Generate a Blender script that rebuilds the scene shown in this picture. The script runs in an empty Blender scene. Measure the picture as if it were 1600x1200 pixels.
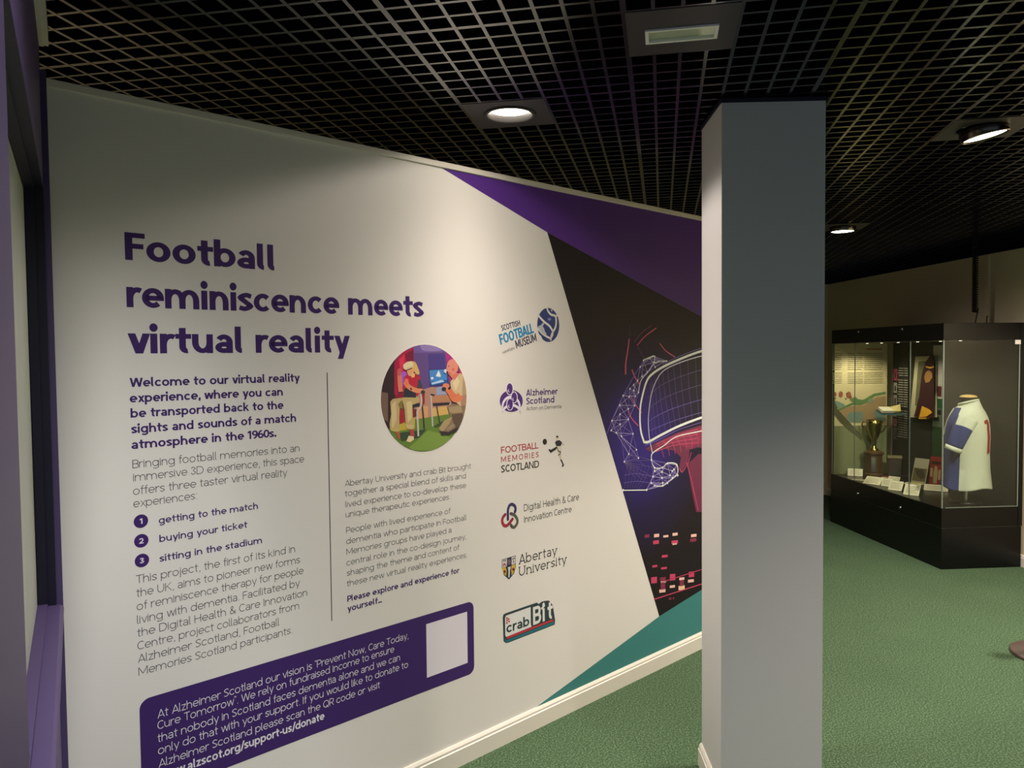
import bpy, math, random
from mathutils import Vector, Matrix
random.seed(7)
PI = math.pi
SC = bpy.context.scene
COL = SC.collection

# ------------------------------------------------------------------ camera
F, PITCH, ROLL, EYE = 1188.0, math.radians(2.177), math.radians(-0.552), 1.65
_cp, _sp, _cr, _sr = math.cos(PITCH), math.sin(PITCH), math.cos(ROLL), math.sin(ROLL)
_M0 = Matrix(((1, 0, 0), (0, -_sp, -_cp), (0, _cp, -_sp)))
_MR = Matrix(((_cr, -_sr, 0), (_sr, _cr, 0), (0, 0, 1)))
W2C = _MR @ _M0                       # world -> (right, down, forward)
O = Vector((0, 0, EYE))
cam_data = bpy.data.cameras.new('camera')
cam = bpy.data.objects.new('camera', cam_data); COL.objects.link(cam)
cam_data.sensor_fit = 'HORIZONTAL'; cam_data.sensor_width = 36.0
cam_data.lens = F / 1600 * 36.0
cam_data.clip_start = 0.01; cam_data.clip_end = 60
_C2W = W2C.transposed() @ Matrix(((1, 0, 0), (0, -1, 0), (0, 0, -1)))
cam.matrix_world = Matrix.Translation(O) @ _C2W.to_4x4()
SC.camera = cam

# ------------------------------------------------------------------ world, exposure
SC.view_settings.view_transform = 'Standard'; SC.view_settings.look = 'None'
SC.view_settings.gamma = 1.0; SC.view_settings.use_curve_mapping = False
SC.view_settings.exposure = 0.0
wd = bpy.data.worlds.new('World'); SC.world = wd; wd.use_nodes = True
wd.node_tree.nodes['Background'].inputs[0].default_value = (0.56, 0.68, 1.0, 1)
wd.node_tree.nodes['Background'].inputs[1].default_value = 0.33
SC.cycles.max_bounces = 8; SC.cycles.transparent_max_bounces = 16
SC.cycles.sample_clamp_indirect = 4.0
SC.cycles.use_denoising = True

# ------------------------------------------------------------------ measuring helpers
def ray(px, py): return W2C.transposed() @ Vector(((px - 800) / F, (py - 600) / F, 1))
def on_plane(px, py, P, n):
    d = ray(px, py); return O + d * ((Vector(P) - O).dot(n) / d.dot(n))
def on_z(px, py, z):
    d = ray(px, py); return O + d * ((z - EYE) / d.z)

# ------------------------------------------------------------------ materials
def lin(c):
    return tuple(((v / 255) / 12.92 if v / 255 <= .04045 else ((v / 255 + .055) / 1.055) ** 2.4) for v in c)
MATS = {}
def mat(name, rgb, rough=.6, spec=.5, metal=0.0, emit=0.0, bump=None, vary=None, coat=0.0):
    """rgb is sRGB 0-255. bump = (scale, strength); vary = (scale, amount)"""
    if name in MATS: return MATS[name]
    m = bpy.data.materials.new(name); m.use_nodes = True
    nt = m.node_tree; b = nt.nodes['Principled BSDF']
    c = lin(rgb)
    b.inputs['Base Color'].default_value = (*c, 1)
    b.inputs['Roughness'].default_value = rough
    b.inputs['Specular IOR Level'].default_value = spec
    b.inputs['Metallic'].default_value = metal
    b.inputs['Coat Weight'].default_value = coat
    if emit:
        b.inputs['Emission Color'].default_value = (*c, 1); b.inputs['Emission Strength'].default_value = emit
    if vary or bump:
        tc = nt.nodes.new('ShaderNodeTexCoord')
    if vary:
        n = nt.nodes.new('ShaderNodeTexNoise'); n.inputs['Scale'].default_value = vary[0]; n.inputs['Detail'].default_value = 3
        r = nt.nodes.new('ShaderNodeValToRGB')
        k = vary[1]
        r.color_ramp.elements[0].position = .3; r.color_ramp.elements[1].position = .7
        r.color_ramp.elements[0].color = (*[v * (1 - k) for v in c], 1)
        r.color_ramp.elements[1].color = (*[min(1, v * (1 + k)) for v in c], 1)
        nt.links.new(tc.outputs['Object'], n.inputs['Vector']); nt.links.new(n.outputs['Fac'], r.inputs['Fac'])
        nt.links.new(r.outputs['Color'], b.inputs['Base Color'])
    if bump:
        n = nt.nodes.new('ShaderNodeTexNoise'); n.inputs['Scale'].default_value = bump[0]; n.inputs['Detail'].default_value = 4
        bp = nt.nodes.new('ShaderNodeBump'); bp.inputs['Strength'].default_value = bump[1]; bp.inputs['Distance'].default_value = .004
        nt.links.new(tc.outputs['Object'], n.inputs['Vector']); nt.links.new(n.outputs['Fac'], bp.inputs['Height'])
        nt.links.new(bp.outputs['Normal'], b.inputs['Normal'])
    MATS[name] = m
    return m

def glass_mat(name, tint, refl=1.0, ior=1.45):
    m = bpy.data.materials.new(name); m.use_nodes = True; nt = m.node_tree
    nt.nodes.remove(nt.nodes['Principled BSDF']); out = nt.nodes['Material Output']
    tr = nt.nodes.new('ShaderNodeBsdfTransparent'); tr.inputs[0].default_value = (*tint, 1)
    gl = nt.nodes.new('ShaderNodeBsdfGlossy'); gl.inputs['Roughness'].default_value = .02
    fr = nt.nodes.new('ShaderNodeFresnel'); fr.inputs['IOR'].default_value = ior
    mx = nt.nodes.new('ShaderNodeMixShader')
    bf = nt.nodes.new('ShaderNodeNewGeometry'); mr = nt.nodes.new('ShaderNodeMapRange')      # same reflectance on both sides of the thin pane
    mr.inputs[3].default_value = ior; mr.inputs[4].default_value = 1 / ior
    nt.links.new(bf.outputs['Backfacing'], mr.inputs[0]); nt.links.new(mr.outputs[0], fr.inputs[0])
    nt.links.new(fr.outputs[0], mx.inputs[0]); nt.links.new(tr.outputs[0], mx.inputs[1])
    nt.links.new(gl.outputs[0], mx.inputs[2]); nt.links.new(mx.outputs[0], out.inputs['Surface'])
    return m

M_WALL = mat('white wall vinyl', (226, 222, 212), .5, .35, bump=(6, .05))
M_PILLAR = mat('off white pillar paint', (206, 204, 200), .55, .3, bump=(300, .06))
M_TRIM = mat('cream gloss trim', (222, 216, 200), .38, .5)
M_PURPLE = mat('purple wall paint', (84, 70, 108), .5, .25, bump=(220, .05))
M_FRAME = mat('dark frame paint', (34, 31, 48), .5, .3)
M_PANE = mat('frosted pane film', (196, 200, 186), .45, .4, vary=(5, .06))
M_CREAM = mat('cream wall paint', (214, 200, 164), .6, .3, bump=(220, .05))
M_GRID = mat('dark lattice metal', (116, 115, 114), .20, .5, metal=1.0)
M_PLATE = mat('dark fixture plate', (52, 49, 48), .42, .5)
M_VOID = mat('black void', (6, 6, 7), .9, .1)
M_LAMP = mat('lamp glow', (255, 244, 226), .5, .2, emit=14)
M_REFL = mat('bright reflector', (235, 232, 225), .25, .6, metal=.6)
M_BLACK = mat('black cabinet laminate', (11, 11, 10), .3, .3)
M_GREYP = mat('dark grey backing', (44, 45, 40), .6, .3)
M_STEEL = mat('bright steel', (205, 203, 198), .25, .5, metal=1)
M_GLASS = glass_mat('case glass', (.93, .96, .92))
M_EDGE = mat('glass edge', (120, 132, 118), .2, .6)
M_DARK = mat('dark opening', (10, 10, 12), .7, .2)

def carpet():
    m = bpy.data.materials.new('green turf carpet'); m.use_nodes = True; nt = m.node_tree; b = nt.nodes['Principled BSDF']
    b.inputs['Roughness'].default_value = .95; b.inputs['Specular IOR Level'].default_value = .1
    tc = nt.nodes.new('ShaderNodeTexCoord')
    n1 = nt.nodes.new('ShaderNodeTexNoise'); n1.inputs['Scale'].default_value = 135; n1.inputs['Detail'].default_value = 5; n1.inputs['Roughness'].default_value = .8
    n2 = nt.nodes.new('ShaderNodeTexNoise'); n2.inputs['Scale'].default_value = 2.2; n2.inputs['Detail'].default_value = 3
    r = nt.nodes.new('ShaderNodeValToRGB'); e = r.color_ramp.elements
    e[0].position = .36; e[0].color = (*lin((40, 56, 42)), 1)
    e[1].position = .66; e[1].color = (*lin((128, 152, 116)), 1)
    x = e.new(.5); x.color = (*lin((66, 90, 63)), 1)
    mx = nt.nodes.new('ShaderNodeMix'); mx.data_type = 'RGBA'; mx.blend_type = 'MULTIPLY'; mx.inputs[0].default_value = 1
    r2 = nt.nodes.new('ShaderNodeValToRGB'); r2.color_ramp.elements[0].color = (.85, .86, .84, 1); r2.color_ramp.elements[1].color = (1.1, 1.08, 1.04, 1)
    bp = nt.nodes.new('ShaderNodeBump'); bp.inputs['Strength'].default_value = .8; bp.inputs['Distance'].default_value = .006
    L = nt.links.new
    L(tc.outputs['Object'], n1.inputs['Vector']); L(tc.outputs['Object'], n2.inputs['Vector'])
    L(n1.outputs['Fac'], r.inputs['Fac']); L(n2.outputs['Fac'], r2.inputs['Fac'])
    L(r.outputs['Color'], mx.inputs[6]); L(r2.outputs['Color'], mx.inputs[7]); L(mx.outputs[2], b.inputs['Base Color'])
    L(n1.outputs['Fac'], bp.inputs['Height']); L(bp.outputs['Normal'], b.inputs['Normal'])
    return m
M_CARPET = carpet()

# ------------------------------------------------------------------ mesh helpers
class MB:
    """collects vertices and faces of ONE part; materials by slot"""
    def __init__(s): s.v = []; s.f = []; s.mi = []; s.mats = []; s.sm = []
    def slot(s, m):
        if m not in s.mats: s.mats.append(m)
        return s.mats.index(m)
    def add(s, vs, fs, m, smooth=False):
        k = len(s.v); s.v += [tuple(v) for v in vs]; i = s.slot(m)
        for f in fs: s.f.append([k + q for q in f]); s.mi.append(i); s.sm.append(smooth)
    def box(s, o, ax, ay, az, m):
        """corner o and three edge vectors"""
        o, ax, ay, az = map(Vector, (o, ax, ay, az))
        vs = [o, o + ax, o + ax + ay, o + ay]; vs += [v + az for v in vs]
        fs = [(0, 3, 2, 1), (4, 5, 6, 7), (0, 1, 5, 4), (1, 2, 6, 5), (2, 3, 7, 6), (3, 0, 4, 7)]
        if ax.cross(ay).dot(az) < 0: fs = [f[::-1] for f in fs]
        s.add(vs, fs, m)
    def poly(s, pts, m): s.add(pts, [tuple(range(len(pts)))], m)
    def prism(s, pts, ext, m):
        n = len(pts); ext = Vector(ext); pts = [Vector(p) for p in pts]
        vs = pts + [p + ext for p in pts]
        nor = Vector((0, 0, 0))
        for i in range(n): nor += pts[i].cross(pts[(i + 1) % n])
        fs = [tuple(range(n))[::-1], tuple(range(n, 2 * n))] + [(i, (i + 1) % n, n + (i + 1) % n, n + i) for i in range(n)]
        if nor.dot(ext) < 0: fs = [f[::-1] for f in fs]
        s.add(vs, fs, m)
    def lathe(s, base, prof, m, seg=24, axis=(0, 0, 1), smooth=True, cap=True):
        """prof: list of (radius, height) along axis"""
        a = Vector(axis).normalized(); u = a.orthogonal().normalized(); w = a.cross(u); base = Vector(base)
        vs = []; fs = []
        for r, h in prof:
            for i in range(seg):
                t = 2 * PI * i / seg
                vs.append(base + a * h + (u * math.cos(t) + w * math.sin(t)) * r)
        for j in range(len(prof) - 1):
            for i in range(seg):
                k = (i + 1) % seg
                fs.append((j * seg + i, j * seg + k, (j + 1) * seg + k, (j + 1) * seg + i))
        s.add(vs, fs, m, smooth)
        if cap:
            k = len(prof) - 1
            s.add(vs[:seg], [tuple(range(seg))[::-1]], m); s.add(vs[k * seg:], [tuple(range(seg))], m)
    def tube(s, pts, r, m, seg=8, smooth=True):
        pts = [Vector(p) for p in pts]; n = len(pts); rs = r if isinstance(r, (list, tuple)) else [r] * n
        vs = []; fs = []; u = None
        for i, p in enumerate(pts):
            t = (pts[min(i + 1, n - 1)] - pts[max(i - 1, 0)]).normalized()
            u = t.orthogonal().normalized() if u is None else (u - t * u.dot(t)).normalized()
            w = t.cross(u)
            vs += [p + (u * math.cos(2 * PI * k / seg) + w * math.sin(2 * PI * k / seg)) * rs[i] for k in range(seg)]
        for i in range(n - 1):
            for k in range(seg):
                q = (k + 1) % seg
                fs.append((i * seg + k, i * seg + q, (i + 1) * seg + q, (i + 1) * seg + k))
        s.add(vs, fs, m, smooth)
        s.add(vs[:seg], [tuple(range(seg))[::-1]], m); s.add(vs[-seg:], [tuple(range(seg))], m)
    def build(s, name, parent=None, bevel=0, label=None, loc=None):
        me = bpy.data.meshes.new(name); me.from_pydata(s.v, [], s.f)
        for m in s.mats: me.materials.append(m)
        me.polygons.foreach_set('material_index', s.mi); me.polygons.foreach_set('use_smooth', s.sm)
        me.update()
        o = bpy.data.objects.new(name, me); COL.objects.link(o)
        if parent: o.parent = parent
        if loc: o.location = loc
        if bevel:
            b = o.modifiers.new('bevel', 'BEVEL'); b.width = bevel; b.segments = 2; b.limit_method = 'ANGLE'; b.angle_limit = .7
        if label: o['label'] = label
        return o

def thing(name, label, cat, loc=(0, 0, 0), rz=0.0, group=None):
    o = bpy.data.objects.new(name, None); COL.objects.link(o); o.empty_display_size = .05
    o.location = loc; o.rotation_euler = (0, 0, rz)
    o['label'] = label; o['category'] = cat
    if group: o['group'] = group
    return o
def tag(o, label, cat, group=None):
    o['label'] = label; o['category'] = cat
    if group: o['group'] = group
    return o
def struct(o, label=None):
    o['kind'] = 'structure'
    if label: o['label'] = label
    return o

# ------------------------------------------------------------------ the plan (metres)
CEIL = 2.532
GA = math.radians(11.19)                         # lattice direction
UA = Vector((math.cos(GA), -math.sin(GA), 0)); UB = Vector((math.sin(GA), math.cos(GA), 0))
CELL = 0.075
A0, B0 = -0.0213, 1.9452                          # positions of one bar of each family
GW = math.radians(46.75)                          # graphic wall
WD = Vector((math.sin(GW), math.cos(GW), 0)); WN = Vector((math.cos(GW), -math.sin(GW), 0)); UP = Vector((0, 0, 1))
WP = Vector((0.3377, 3.5419, 0))                  # origin of the wall's own u axis
WU0, WU1, WTOP = -2.185, 1.72, 2.40
def wuv(px, py):
    p = on_plane(px, py, WP, WN); return ((p - WP).dot(WD), p.z)

# ------------------------------------------------------------------ floor
m = MB(); m.box((-4, -3, -.05), (11, 0, 0), (0, 15, 0), (0, 0, .05), M_CARPET)
struct(m.build('floor'), 'green turf carpet floor')

# ------------------------------------------------------------------ ceiling lattice
def ab(a, b, z=0.0): return UA * a + UB * b + Vector((0, 0, z))
DL = [(-9, 9), (15, 17), (15, 49)]                # downlight openings in view: first bar index in each family, four cells square
EM = (-1, 1)
DLX = [(-9, -15), (15, -7), (31, 33), (-25, 17)]           # unseen downlights: most added as fill, one inferred beside the right wall
holes = [(A0 + i * CELL, A0 + (i + 4) * CELL, B0 + j * CELL, B0 + (j + 4) * CELL) for i, j in DL + DLX + [EM]]
def spans(lo, hi, cuts):
    out = [(lo, hi)]
    for c0, c1 in cuts:
        nxt = []
        for s0, s1 in out:
            if c1 <= s0 or c0 >= s1: nxt.append((s0, s1)); continue
            if s0 < c0: nxt.append((s0, c0))
            if c1 < s1: nxt.append((c1, s1))
        out = nxt
    return out
m = MB()
BH = .038
for i in range(-34, 70):
    a = A0 + i * CELL; w = .0155 if (i + 17) % 8 == 0 else .0105
    for s0, s1 in spans(-.8, 11.6, [(h[2], h[3]) for h in holes if h[0] + .01 < a < h[1] - .01]):
        m.box(ab(a - w / 2, s0, CEIL), UA * w, UB * (s1 - s0), (0, 0, BH), M_GRID)
for j in range(-36, 129):
    b = B0 + j * CELL; w = .0155 if (j + 15) % 8 == 0 else .0105
    dz = .0006
    for s0, s1 in spans(A0 - 34 * CELL, A0 + 69 * CELL, [(h[0], h[1]) for h in holes if h[2] + .01 < b < h[3] - .01]):
        m.box(ab(s0, b - w / 2, CEIL + dz), UA * (s1 - s0), UB * w, (0, 0, BH), M_GRID)
lat = m.build('ceiling'); struct(lat, 'black open cell lattice ceiling')
m = MB(); m.box(ab(-3.2, -1.2, CEIL + .5), UA * 9, UB * 13.2, (0, 0, .05), M_VOID)
for a0, a1, b0, b1 in ((-3.2, -3.15, -1.2, 12), (5.75, 5.8, -1.2, 12), (-3.2, 5.8, -1.2, -1.15), (-3.2, 5.8, 11.95, 12)):
    m.box(ab(a0, b0, CEIL + .005), UA * (a1 - a0), UB * (b1 - b0), (0, 0, .5), M_VOID)
slab = m.build('soffit', lat)
tag_ = slab; slab['kind'] = 'structure'

# ------------------------------------------------------------------ downlights
def downlight(i, j, label, power, size=146, blend=.25, tilt=False, color=(1, .885, .815), wash=False, shade=None, group='round downlights in the lattice ceiling', dim=1.0):
    ca, cb = A0 + (i + 2) * CELL, B0 + (j + 2) * CELL
    c = ab(ca, cb, CEIL)
    t = thing('downlight', label, 'ceiling light', c, -GA, group)
    h = .1465; R = .094
    m = MB()                                       # square plate with a round hole
    seg = 32; ring = [(R * math.cos(2 * PI * k / seg), R * math.sin(2 * PI * k / seg)) for k in range(seg)]
    sq = []
    for x, y in ring:
        q = h / max(abs(x), abs(y)); sq.append((x * q, y * q))
    vs = [(x, y, -.001) for x, y in ring] + [(x, y, -.001) for x, y in sq]
    m.add(vs, [(k, seg + k, seg + (k + 1) % seg, (k + 1) % seg) for k in range(seg)], M_PLATE)
    corners = [(h, h), (-h, h), (-h, -h), (h, -h)]
    for q in range(4):                             # fill the little corner slivers exactly
        k0 = [k for k in range(seg)]
    vs2 = [(x, y, .006) for x, y, _ in vs]
    m.add(vs2, [((k + 1) % seg, seg + (k + 1) % seg, seg + k, k) for k in range(seg)], M_PLATE)
    m.build('mounting_plate', t)
    if not tilt:
        m = MB()
        m.lathe((0, 0, 0), [(R, -.001), (.097, -.004), (.094, -.006), (.084, -.006), (.082, -.002), (.078, .012), (.074, .05)], M_PLATE, 40, cap=False)
        m.build('bezel', t)
        m = MB(); m.lathe((0, 0, .018), [(.0765, 0), (.0765, .004)], M_LAMP, 40)
        m.build('lens', t)
        lp = Vector((0, 0, .012)); ld = Vector((0, 0, -1))
    else:
        ax = Vector((.19, .02, -1)).normalized()
        if tilt == 2: ax = Vector((0, 0, -1))
        m = MB(); m.lathe((0, 0, .03), [(.094, 0), (.094, .025)], M_PLATE, 40, cap=False); m.build('collar', t)
        m = MB()
        m.lathe(Vector((0, 0, .018)), [(.080, 0), (.088, .012), (.088, .050), (.085, .053), (.078, .052), (.076, .046)], mat('dark chrome', (92, 86, 74), .25, .5, metal=1), 40, axis=ax, cap=False)
        m.build('gimbal_ring', t)
        m = MB(); m.lathe(Vector((0, 0, .018)), [(.077, .040), (.077, .046)], M_LAMP, 40, axis=ax); m.build('lens', t)
        lp = Vector((0, 0, .018)) + ax * .05; ld = ax
    L = bpy.data.lights.new('lamp', 'SPOT'); L.energy = power; L.spot_size = math.radians(size); L.spot_blend = blend
    L.color = color; L.shadow_soft_size = .05
    lo = bpy.data.objects.new('lamp', L); COL.objects.link(lo); lo.parent = t
    lo.location = lp + ld * .012
    lo.rotation_mode = 'QUATERNION'; lo.rotation_quaternion = ld.to_track_quat('-Z', 'Y')
    if wash or shade:                                       # made-up beam shape, weaker towards the graphic wall
        L.use_nodes = True; nt = L.node_tree; em = nt.nodes['Emission']; N = nt.nodes.new; K = nt.links.new
        tc = N('ShaderNodeTexCoord'); q = lo.rotation_quaternion.to_matrix().transposed(); tls = [(q @ (Matrix.Rotation(GA, 3, 'Z') @ Vector((x, y, 0))), k) for x, y, k in ([(-WN.x, -WN.y, .22)] if wash else shade)]; dn = q @ Vector((0, 0, -1))
        def M(op, a, b=None):
            n = N('ShaderNodeMath'); n.operation = op
            for k, v in enumerate((a, b)):
                if v is None: continue
                if isinstance(v, (int, float)): n.inputs[k].default_value = v
                else: K(v, n.inputs[k])
            return n.outputs[0]
        def dot(v):
            n = N('ShaderNodeVectorMath'); n.operation = 'DOT_PRODUCT'; n.inputs[1].default_value = v; K(tc.outputs['Normal'], n.inputs[0]); return n.outputs['Value']
        ct = M('ABSOLUTE', dot(dn)); g = M('ADD', M('MULTIPLY', M('POWER', ct, 6), 2.0), .42) if wash else 1.0
        wl = 1.0
        for tl, k in tls:
            wl = M('MULTIPLY', wl, M('MINIMUM', M('POWER', M('DIVIDE', k, M('MAXIMUM', dot(tl), .05)), 1.7), 1.0))
        K(M('MULTIPLY', g, wl), em.inputs['Strength'])
    return t
downlight(-9, 9, 'lit round downlight nearest the white graphic wall', 90, 147, .22, wash=True)
downlight(15, 17, 'tilted lit downlight right of the pillar, hanging below the lattice', 230, 142, .8, tilt=1)
downlight(15, 49, 'small distant lit downlight beyond the pillar', 95, 162, .9, tilt=2)
downlight(-9, -15, 'added unseen fill downlight above and in front of the camera', 230, 141, 1.0, shade=((.62, .79, .36), (-.867, -.498, .10)), color=(.97, .95, 1.0))  # added lamp, fills light on the left of the graphic wall
downlight(15, -7, 'added unseen fill downlight overhead to the right', 240, 112, 1.0)  # added lamp, brightens the lower part of the pillar front
downlight(31, 33, 'round downlight over the carpet by the right hand wall', 330, 146, .3)
downlight(-25, 17, 'added unseen downlight over the space behind the white graphic wall', 120, 144, .6)  # added lamp, gives the left of the lattice something lit to reflect

# ------------------------------------------------------------------ recessed rectangular emergency light
c = ab(A0 + (EM[0] + 2) * CELL, B0 + (EM[1] + 2) * CELL, CEIL)
t = thing('emergency_light', 'rectangular recessed bulkhead light with a clear cover in a dark ceiling plate', 'ceiling light', c, -GA)
m = MB(); h = .1465; w, d = .098, .044; oy = .012
for x0, x1, y0, y1 in ((-h, h, -h, oy - d), (-h, h, oy + d, h), (-h, -w, oy - d, oy + d), (w, h, oy - d, oy + d)):
    m.box((x0, y0, -.001), (x1 - x0, 0, 0), (0, y1 - y0, 0), (0, 0, .006), M_PLATE)
m.build('mounting_plate', t)
m = MB(); k = .009
for x0, x1, y0, y1 in ((-w, w, oy - d, oy - d + k), (-w, w, oy + d - k, oy + d), (-w, -w + k, oy - d + k, oy + d - k), (w - k, w, oy - d + k, oy + d - k)):
    m.box((x0, y0, -.006), (x1 - x0, 0, 0), (0, y1 - y0, 0), (0, 0, .012), mat('emergency frame', (244, 240, 232), .45))
m.build('frame', t, label='pale metal frame')
m = MB(); m.box((-w + k, oy - d + k, .004), (2 * w - 2 * k, 0, 0), (0, 2 * d - 2 * k, 0), (0, 0, .004), mat('emergency tray', (246, 240, 230), .5))
m.build('tray', t)
m = MB(); m.box((w - .05, oy - d + k, .001), (.05 - k, 0, 0), (0, 2 * d - 2 * k, 0), (0, 0, .003), mat('emergency block', (252, 244, 222), .5))
m.build('battery_block', t, label='cream block at the right end')
m = MB(); m.box((-w + k, oy - d + k, -.001), (2 * w - 2 * k, 0, 0), (0, 2 * d - 2 * k, 0), (0, 0, .002), M_GLASS)
m.build('cover', t)

# ------------------------------------------------------------------ graphic wall
def WW(u, v, n=0.0): return WP + WD * u + UP * v + WN * n
m = MB(); m.box(WW(WU0, 0, -.09), WD * (WU1 - WU0), WN * .09, UP * (WTOP - .02), M_WALL)
struct(m.build('wall_front'), 'white wall carrying the printed graphic')
m = MB(); m.box(WW(WU0 + .004, WTOP - .022, -.092), WD * (WU1 - WU0), WN * .1, UP * .022, M_TRIM)
struct(m.build('trim_1', bevel=.002), 'cream cap along the top of the white wall')
def skirting(name, P, D, N, length, label, h=.09, th=.015):
    m = MB(); P = Vector(P); N = Vector(N); D = Vector(D)
    prof = [(0, 0), (th, 0), (th, h - .022), (th - .004, h - .019), (th - .004, h - .010), (th - .010, h), (0, h)]
    pts = [P + N * a + UP * b for a, b in prof]
    m.prism(pts, D * length, M_TRIM)
    return struct(m.build(name), label)
skirting('baseboard_front', WW(WU0, 0), WD, WN, WU1 - WU0, 'cream skirting under the white wall')

# ------------------------------------------------------------------ pillar
PA = Vector((0.735, 2.669, 0)); pe = Vector((0.357, -.013, 0)); ped = pe.normalized(); pn = Vector((-ped.y, ped.x, 0))
PDEP = .322
m = MB(); m.box(PA, pe, pn * PDEP, (0, 0, CEIL - .006), M_PILLAR)
pil = struct(m.build('pillar', bevel=.0025), 'square off white pillar')
m = MB(); m.box(PA - ped * .004 - pn * .004 + UP * (CEIL - .016), pe + ped * .008, pn * (PDEP + .008), (0, 0, .014), M_FRAME)
struct(m.build('trim_3', pil), 'dark bead where the pillar meets the lattice')
skirting('baseboard_pillar', PA + pn * PDEP, -pn, -ped, PDEP + .0, 'cream skirting on the left face of the pillar')

# ------------------------------------------------------------------ purple window wall at the left
ang = math.radians(-29.9)
LD = Vector((-math.sin(ang), -math.cos(ang), 0))         # along the wall, towards the camera
LN = Vector((-LD.y, LD.x, 0)); LN = LN if LN.x > 0 else -LN   # out of the wall, to the right
LP = Vector((-1.2448, 2.0475, 0))
LLEN = 1.95; S0, S1, Z0, Z1 = .030, 1.35, .99, 2.105
def LW(s, n, z): return LP + LD * s + LN * n + UP * z
TH = .11
m = MB()
for s0, s1, z0, z1 in ((0, LLEN, 0, Z0), (0, LLEN, Z1, CEIL - .004), (0, S0, Z0, Z1), (S1, LLEN, Z0, Z1)):
    m.box(LW(s0, -TH, z0), LD * (s1 - s0), LN * TH, UP * (z1 - z0), M_PURPLE)
m.box(LW(-.001, -TH, 0), LD * .031, LN * (TH + .0145), UP * 2.41, M_PURPLE)
struct(m.build('wall_left'), 'purple painted wall with a recessed window')
win = struct(thing('window_1', 'frosted window with dark frame set in the purple wall', 'window'))
del win['category']
m = MB()                                                  # dark stepped frame: top and far side, two steps each
for dpt, wdt in ((.021, .0), (.042, .011)):
    pass
f1, f2 = .004, .011
m.box(LW(S0, -.021, Z0), LD * f1, LN * .0205, UP * (Z1 - Z0), M_FRAME); m.box(LW(S0, -.042, Z0), LD * f2, LN * .021, UP * (Z1 - Z0), M_FRAME)
m.box(LW(S0 + f1, -.021, Z1 - f1), LD * (S1 - S0 - f1), LN * .0205, UP * f1, M_FRAME); m.box(LW(S0 + f2, -.042, Z1 - f2), LD * (S1 - S0 - f2), LN * .021, UP * f2, M_FRAME)
struct(m.build('frame', win))
m = MB(); m.box(LW(S0, -.05, Z0), LD * (S1 - S0), LN * .006, UP * (Z1 - Z0), M_PANE)
struct(m.build('pane', win), 'pale frosted pane')
m = MB()
prof = [(-.044, Z0 - .02), (.008, Z0 - .02), (.014, Z0 - .017), (.0165, Z0 - .010), (.014, Z0 - .003), (.008, Z0 + .001), (-.020, Z0 + .002), (-.021, Z0 + .009), (-.044, Z0 + .010)]
m.prism([LW(.0305, a, b) for a, b in prof], LD * (LLEN - .0305), M_PURPLE)
struct(m.build('sill', win))
m = MB(); m.box(LW(.004, 0, CEIL - .05), LD * (LLEN - .004), LN * .022, UP * .048, M_TRIM); m.box(LW(.004, .0, CEIL - .053), LD * (LLEN - .004), LN * .011, UP * .004, M_TRIM)
struct(m.build('trim_2'), 'cream angle strip at the top of the purple wall')

# ------------------------------------------------------------------ right wall, far wall
RD = Vector((-.0830, .9965, 0)); RN = Vector((-.9965, -.0830, 0))
RP = Vector((3.895, 5.6, 0))
m = MB(); m.box(RP - RD * 3.6, RD * 6.75, RN * -.1, UP * 2.425, M_CREAM)
struct(m.build('wall_right'), 'cream wall behind the display case')
skirting('baseboard_right', RP - RD * 3.6, RD, RN, 6.75, 'cream skirting under the wall behind the display case')
fp = RP + RD * 3.15
m = MB(); m.box((-1.5, fp.y, 0), (fp.x + 1.5, 0, 0), (0, .1, 0), UP * 2.425, M_CREAM)
struct(m.build('wall_back'), 'cream far wall')
m = MB()                                                  # black outer shell of the hall, open behind the camera
m.box(ab(-3.25, -1.2, 0), UA * .05, UB * 13.2, UP * CEIL, M_CREAM); m.box(ab(5.8, -1.2, 0), UA * .05, UB * 13.2, UP * (CEIL + .5), M_VOID); m.box(ab(-3.25, 11.95, 0), UA * 9.1, UB * .05, UP * (CEIL + .5), M_VOID)
struct(m.build('wall_outer'), 'dark outer walls of the hall')
m = MB(); m.box((fp.x - 1.02, fp.y - .05, 0), (.88, 0, 0), (0, .045, 0), UP * 1.95, M_DARK)
struct(m.build('door_1'), 'black door at the far end')

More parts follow.
